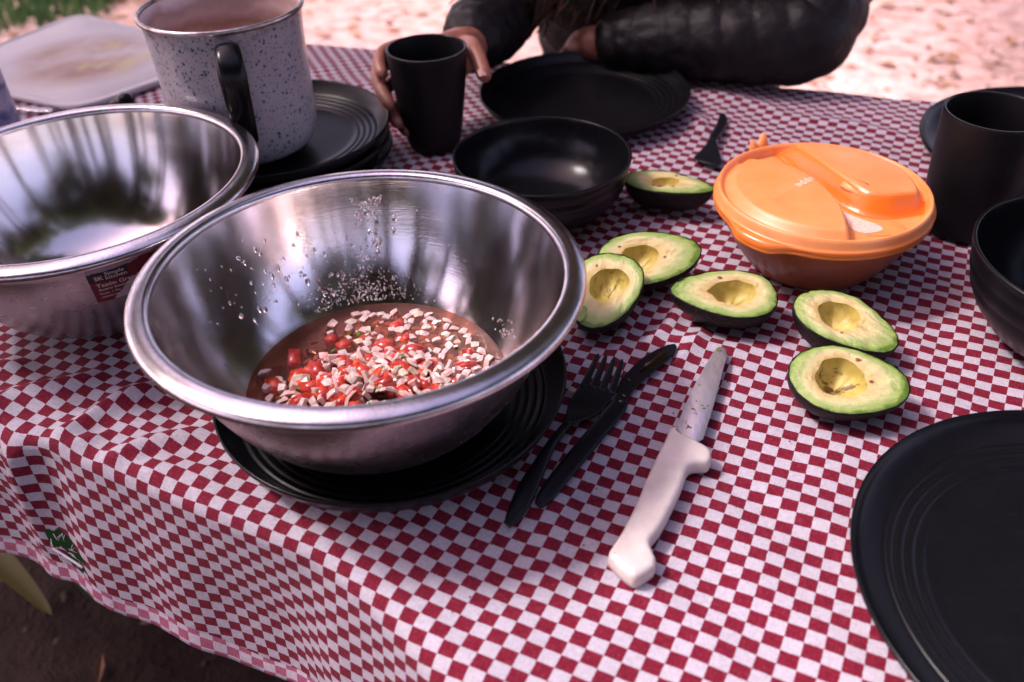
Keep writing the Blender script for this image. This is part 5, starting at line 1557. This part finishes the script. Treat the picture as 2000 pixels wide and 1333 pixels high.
# coarse body: pelvis, trunk, neck, head, arms, legs
mb = MB()
cap_chain(mb, [(.33, 1.55, -.22), (.31, 1.50, -.02), (.30, 1.46, .16), (.285, 1.43, .27), (.26, 1.37, .33)], [.13, .125, .13, .10, .055])
cap_chain(mb, [ShL, (.30, 1.44, .27), ShR], [.05, .06, .05])
cap_chain(mb, [(.27, 1.38, .31), (.245, 1.33, .38), (.235, 1.31, .42)], [.052, .05, .05])
cap_chain(mb, [(.235, 1.315, .44), (.235, 1.30, .48), (.24, 1.31, .53)], [.070, .088, .085])
cap_chain(mb, [(.215, 1.245, .415), (.222, 1.25, .45)], [.030, .045])
cap_chain(mb, [ShL, (ShL + ElL) / 2, ElL, (ElL + WrL) / 2, WrL], [.048, .043, .038, .036, .026])
cap_chain(mb, [ShR, (ShR + ElR) / 2, ElR, (ElR + WrR) / 2, WrR], [.048, .043, .038, .036, .026])
for sgn in (-1, 1):
    hip = Vector((.33, 1.55, -.26)) + axu * .09 * sgn
    knee = hip + axn * .42 + Vector((0, 0, .03)); foot = knee + Vector((0, 0, -.42)) - axn * .05
    cap_chain(mb, [hip, (hip + knee) / 2, knee, (knee + foot) / 2, foot], [.085, .075, .058, .052, .038])
    cap_chain(mb, [foot, foot + axn * .10 + Vector((0, 0, -.02)), foot + axn * .18 + Vector((0, 0, -.03))], [.04, .036, .028])
coarse = remeshed('body', mb, M_skin, .011, 3)
# hands, finer
mb = MB()
def finger(pts, r0=.0088, r1=.0066):
    rad = [r0 + (r1 - r0) * i / (len(pts) - 1) for i in range(len(pts))]
    cap_chain(mb, pts, rad, 12)
# right hand around the cup (seen on the left of the cup)
cap_chain(mb, [WrR, (-.050, 1.062, .088), (-.062, 1.046, .094)], [.025, .022, .018])
for (a_, b_2, r_) in (((-.045, 1.065, .080), (-.082, 1.034, .101), .0120), ((-.045, 1.068, .074), (-.088, 1.034, .084), .0125), ((-.045, 1.070, .066), (-.086, 1.034, .066), .0120), ((-.045, 1.070, .060), (-.080, 1.036, .050), .0110)):
    cap_chain(mb, [a_, ((a_[0] + b_2[0]) / 2, (a_[1] + b_2[1]) / 2 + .002, (a_[2] + b_2[2]) / 2), b_2], [r_, r_, r_ * .85])
finger([(-.082, 1.034, .101), (-.113, 1.024, .105), (-.1335, 1.000, .106), (-.1372, .982, .101), (-.1335, .966, .094)], .0092, .0074)
finger([(-.086, 1.034, .084), (-.118, 1.022, .089), (-.1400, .994, .090), (-.1370, .966, .078), (-.1275, .946, .067)], .0092, .0076)
finger([(-.086, 1.034, .066), (-.116, 1.018, .069), (-.1345, .990, .066), (-.1300, .964, .053), (-.1205, .946, .044)], .0088, .0072)
finger([(-.080, 1.036, .049), (-.108, 1.016, .050), (-.1240, .992, .044), (-.1200, .970, .033), (-.1130, .957, .027)], .0078, .0060)
finger([(-.050, 1.062, .088), (-.036, 1.028, .101), (-.0300, 1.000, .104), (-.0235, .976, .097), (-.0195, .960, .090)], .0115, .0088)
# left hand resting at the table's far edge
cap_chain(mb, [WrL, (.118, 1.246, .018), (.108, 1.285, -.004)], [.025, .023, .017])
for k in range(4):
    o_ = (k - 1.5) * .018
    b0 = Vector((.110 + o_, 1.282 + o_ * .6, -.006)); finger([b0, b0 + Vector((-.016, .026, -.014)), b0 + Vector((-.022, .034, -.034)), b0 + Vector((-.018, .032, -.050))], .0088, .0068)
finger([(.122, 1.236, .020), (.098, 1.254, .006), (.088, 1.270, -.010)], .0115, .0085)
fine = remeshed('hands', mb, M_skin, .0024, 2)
bm = bmesh.new(); bm.from_mesh(coarse); bm.from_mesh(fine)
me = bpy.data.meshes.new('body'); bm.to_mesh(me); bm.free(); me.materials.clear(); me.materials.append(M_skin)
me.polygons.foreach_set('use_smooth', [True] * len(me.polygons))
body = data_obj('body', me, per)
# fingernails
def nail(p, d, up_, w=.0052, l=.0068):
    d = Vector(d).normalized(); up_ = Vector(up_); up_ = (up_ - d * up_.dot(d)).normalized(); s_ = d.cross(up_)
    V = []; F = []
    for i in range(5):
        for j in range(5):
            u, v = (i - 2) / 2, (j - 2) / 2
            V.append(Vector(p) - PO + d * l * .5 * u + s_ * w * .5 * v * (1 - .15 * u * u) - up_ * .0012 * v * v - up_ * .0006 * u * u)
    for i in range(4):
        for j in range(4): a = i * 5 + j; F.append((a, a + 1, a + 6, a + 5))
    mesh_obj('fingernail', V, F, M_nail, per)
nail((-.0215, .9540, .0965), (.2, -.8, -.35), (.1, -.35, .9), .0095, .0105)

M_jacket, nt, b = new_mat('black_puffer_nylon')
tc = N(nt, 'ShaderNodeTexCoord'); n1 = noise_n(nt, tc.outputs['Object'], 34, 5, .6); n2 = noise_n(nt, tc.outputs['Object'], 900, 2)
b.inputs['Base Color'].default_value = (.008, .006, .007, 1); b.inputs['Roughness'].default_value = .46; b.inputs['Specular IOR Level'].default_value = .20; b.inputs['Sheen Weight'].default_value = .0
bump(nt, b, math_n(nt, 'ADD', n1.outputs[0], math_n(nt, 'MULTIPLY', n2.outputs[0], .08)), .6, .006)
def puffy(name, pts, rad, parent, pitch=.042, amp=.007, n=48, sub_=10, flat=None, slant=.6, seed=0):
    P = crs([(*p, r) for p, r in zip(pts, rad)], sub_)
    V, F = [], []
    L = 0; prev = None; a = None
    # resample evenly for crisp seams
    C = [np.array(p[:3]) for p in P]; D = [0]
    for k in range(1, len(C)): D.append(D[-1] + np.linalg.norm(C[k] - C[k - 1]))
    m = int(D[-1] / .0035)
    ls = np.linspace(0, D[-1], m); Q = np.stack([np.interp(ls, D, [p[i] for p in P]) for i in range(4)], 1)
    for k in range(m):
        p = Vector(Q[k][:3]); t = (Vector(Q[min(k + 2, m - 1)][:3]) - Vector(Q[max(k - 2, 0)][:3])).normalized()
        if a is None: a = t.cross(Vector((0, 0, 1))); a.normalize()
        else: a = (a - t * a.dot(t)).normalized()
        b3 = t.cross(a)
        for i in range(n):
            q = 2 * PI * i / n
            ph_ = ls[k] / pitch + slant * math.sin(q + seed) * .35
            puff = abs(math.sin(PI * ph_)) ** .45
            wr = noise.noise(Vector((math.cos(q) * 1.6, math.sin(q) * 1.6, ls[k] * 34 + seed))) * .6 + .5 * noise.noise(Vector((math.cos(q) * 5, math.sin(q) * 5, ls[k] * 60)))
            r = Q[k][3] - amp + amp * puff + .0055 * wr * puff
            if k < 4: r *= (.72 + .07 * k)
            f1 = flat or (1, 1)
            V.append(p - PO + a * r * f1[0] * math.cos(q) + b3 * r * f1[1] * math.sin(q))
    for k in range(m - 1):
        for i in range(n): j = (i + 1) % n; F.append((k * n + i, k * n + j, (k + 1) * n + j, (k + 1) * n + i))
    F.append(tuple(range(n))[::-1]); F.append(tuple((m - 1) * n + i for i in range(n)))
    return mesh_obj(name, V, F, M_jacket, parent)
jk = puffy('jacket', [(.29, 1.56, -.25), (.28, 1.53, -.10), (.27, 1.48, .05), (.275, 1.45, .18), (.280, 1.43, .27), (.272, 1.39, .33)], [.175, .182, .190, .180, .13, .075], per, .055, .010, 72, 10, (1.18, .84), .2, 1)
puffy('sleeve', [WrL + Vector((.012, -.003, .002)), (.205, 1.182, .046), (.270, 1.152, .052), (.340, 1.130, .056), (.392, 1.130, .062), (.424, 1.180, .105), (.440, 1.25, .175), (.44, 1.34, .24), (.40, 1.40, .27)], [.038, .046, .053, .057, .060, .062, .065, .068, .07], jk, .036, .0042, 56, 10, None, 1.2, 3)
puffy('sleeve', [WrR + Vector((0, .004, 0)), (-.028, 1.135, .076), (-.010, 1.21, .068), (.004, 1.29, .062), (.015, 1.345, .075), (.045, 1.40, .13), (.09, 1.47, .20), (.14, 1.51, .25), (.19, 1.50, .27)], [.036, .046, .052, .055, .057, .059, .063, .067, .07], jk, .038, .0042, 56, 10, None, .9, 5)
tr = MB()
for sgn in (-1, 1):
    hip = Vector((.33, 1.55, -.26)) + axu * .09 * sgn
    knee = hip + axn * .42 + Vector((0, 0, .03)); foot = knee + Vector((0, 0, -.38)) - axn * .05
    cap_chain(tr, [hip, (hip + knee) / 2, knee, (knee + foot) / 2, foot], [.105, .088, .070, .064, .055])
tr.build('trousers', M_jeans, per)
sh = MB()
for sgn in (-1, 1):
    hip = Vector((.33, 1.55, -.26)) + axu * .09 * sgn
    knee = hip + axn * .42; foot = knee + Vector((0, 0, -.385)) - axn * .05
    cap_chain(sh, [foot - axn * .03 - Vector((0, 0, .01)), foot + axn * .10 - Vector((0, 0, .015)), foot + axn * .19 - Vector((0, 0, .022))], [.048, .044, .034])
sh.build('shoes', M_jeans, per)
# stitched mark on the sleeve
M_thread = simple('grey_thread', (.10, .08, .09), .7)
# face
M_eye = simple('eye_white', (.75, .72, .70), .2); M_iris = simple('brown_iris', (.03, .015, .008), .15); M_lip = simple('lips', (.42, .13, .11), .4)
HC = Vector((.237, 1.30, .48)); fw = Vector((-.30, -.92, -.22)).normalized(); rt_ = fw.cross(Vector((0, 0, 1))).normalized(); upv = rt_.cross(fw)
def ball(name, p, r, mat, sc3=(1, 1, 1)):
    bm = bmesh.new(); bmesh.ops.create_uvsphere(bm, u_segments=16, v_segments=10, radius=1)
    V = [Vector(p) - PO + rt_ * v.co.x * r * sc3[0] + fw * v.co.y * r * sc3[1] + upv * v.co.z * r * sc3[2] for v in bm.verts]
    F = [[v.index for v in f.verts] for f in bm.faces]; bm.free()
    return mesh_obj(name, V, F, mat, per)
for s in (-1, 1):
    ball('eye', HC + fw * .078 + rt_ * .031 * s + upv * .0, .0125, M_eye)
    ball('iris', HC + fw * .0885 + rt_ * .031 * s, .0050, M_iris)
    ball('ear', HC + rt_ * .088 * s - fw * .004, .03, M_skin, (.35, .6, 1))
    ball('eyebrow', HC + fw * .088 + rt_ * .032 * s + upv * .022, .016, M_iris, (1, .25, .2))
ball('nose', HC + fw * .092 - upv * .024, .016, M_skin, (.75, 1, 1.4))
ball('mouth', HC + fw * .080 - upv * .058, .022, M_lip, (1, .35, .32))
# hair: many wavy strands falling forward
M_hair, nt, b = new_mat('brown_hair'); tc = N(nt, 'ShaderNodeTexCoord')
n1 = noise_n(nt, tc.outputs['Object'], 60, 3); r = ramp(nt, n1.outputs[0], [(.3, (.012, .005, .003)), (.55, (.05, .019, .009)), (.7, (.24, .09, .04))]); nt.links.new(r.outputs[0], b.inputs['Base Color']); b.inputs['Roughness'].default_value = .38
mb = MB()
def strand(pts, r=.0011):
    P = crs(pts, 4); V, F = tube([tuple(np.array(p) - np.array(PO)) for p in P], [r * (1 - .6 * k / (len(P) - 1)) for k in range(len(P))], 4, False); mb.add(V, F)
for k in range(760):
    left = k % 3 > 0
    a = random.uniform(-1, 1)
    top = HC + upv * random.uniform(.02, .095) + rt_ * ((-1 if left else 1) * random.uniform(.03, .092)) - fw * random.uniform(-.03, .06)
    if left:   # falls between the arms on the viewer's left
        e = Vector((random.gauss(.048, .036), random.gauss(1.235, .02), random.uniform(.04, .13)))
    else:
        e = Vector((random.gauss(.305, .040), random.gauss(1.165, .018), random.uniform(.085, .15)))
    m1 = top.lerp(e, .33) + Vector((random.gauss(0, .012) + (-.05 if left else .03), random.gauss(0, .01) - .01, .03)); m2 = top.lerp(e, .7) + Vector((random.gauss(0, .014) + (-.012 if left else .008), random.gauss(0, .012), 0))
    m3 = top.lerp(e, .86) + Vector((random.gauss(0, .012), random.gauss(0, .01), 0))
    strand([top, m1, m2, m3, e], random.uniform(.0010, .0024))
# hair mass over the skull and down the back
for k in range(900):
    th = random.uniform(0, 2 * PI); el = random.uniform(.15, PI / 2)
    d = rt_ * math.cos(th) * math.cos(el) - fw * (math.sin(th) * math.cos(el)) + upv * math.sin(el)
    if d.dot(fw) > .55 and el < 1.0: continue
    top = HC + upv * .03 + d * .098
    side = 1 if d.dot(rt_) > 0 else -1
    e = HC - fw * random.uniform(.02, .12) + rt_ * side * random.uniform(.03, .13) - Vector((0, 0, random.uniform(.18, .32)))
    m1 = HC + (rt_ * side * .095 - fw * random.uniform(-.02, .09)) * 1.05 - upv * .02
    strand([HC + upv * .125 + d * .01, top, m1, m1.lerp(e, .5) + Vector((random.gauss(0, .01), random.gauss(0, .01), 0)), e], random.uniform(.0018, .003))
mb.build('hair', M_hair, per)
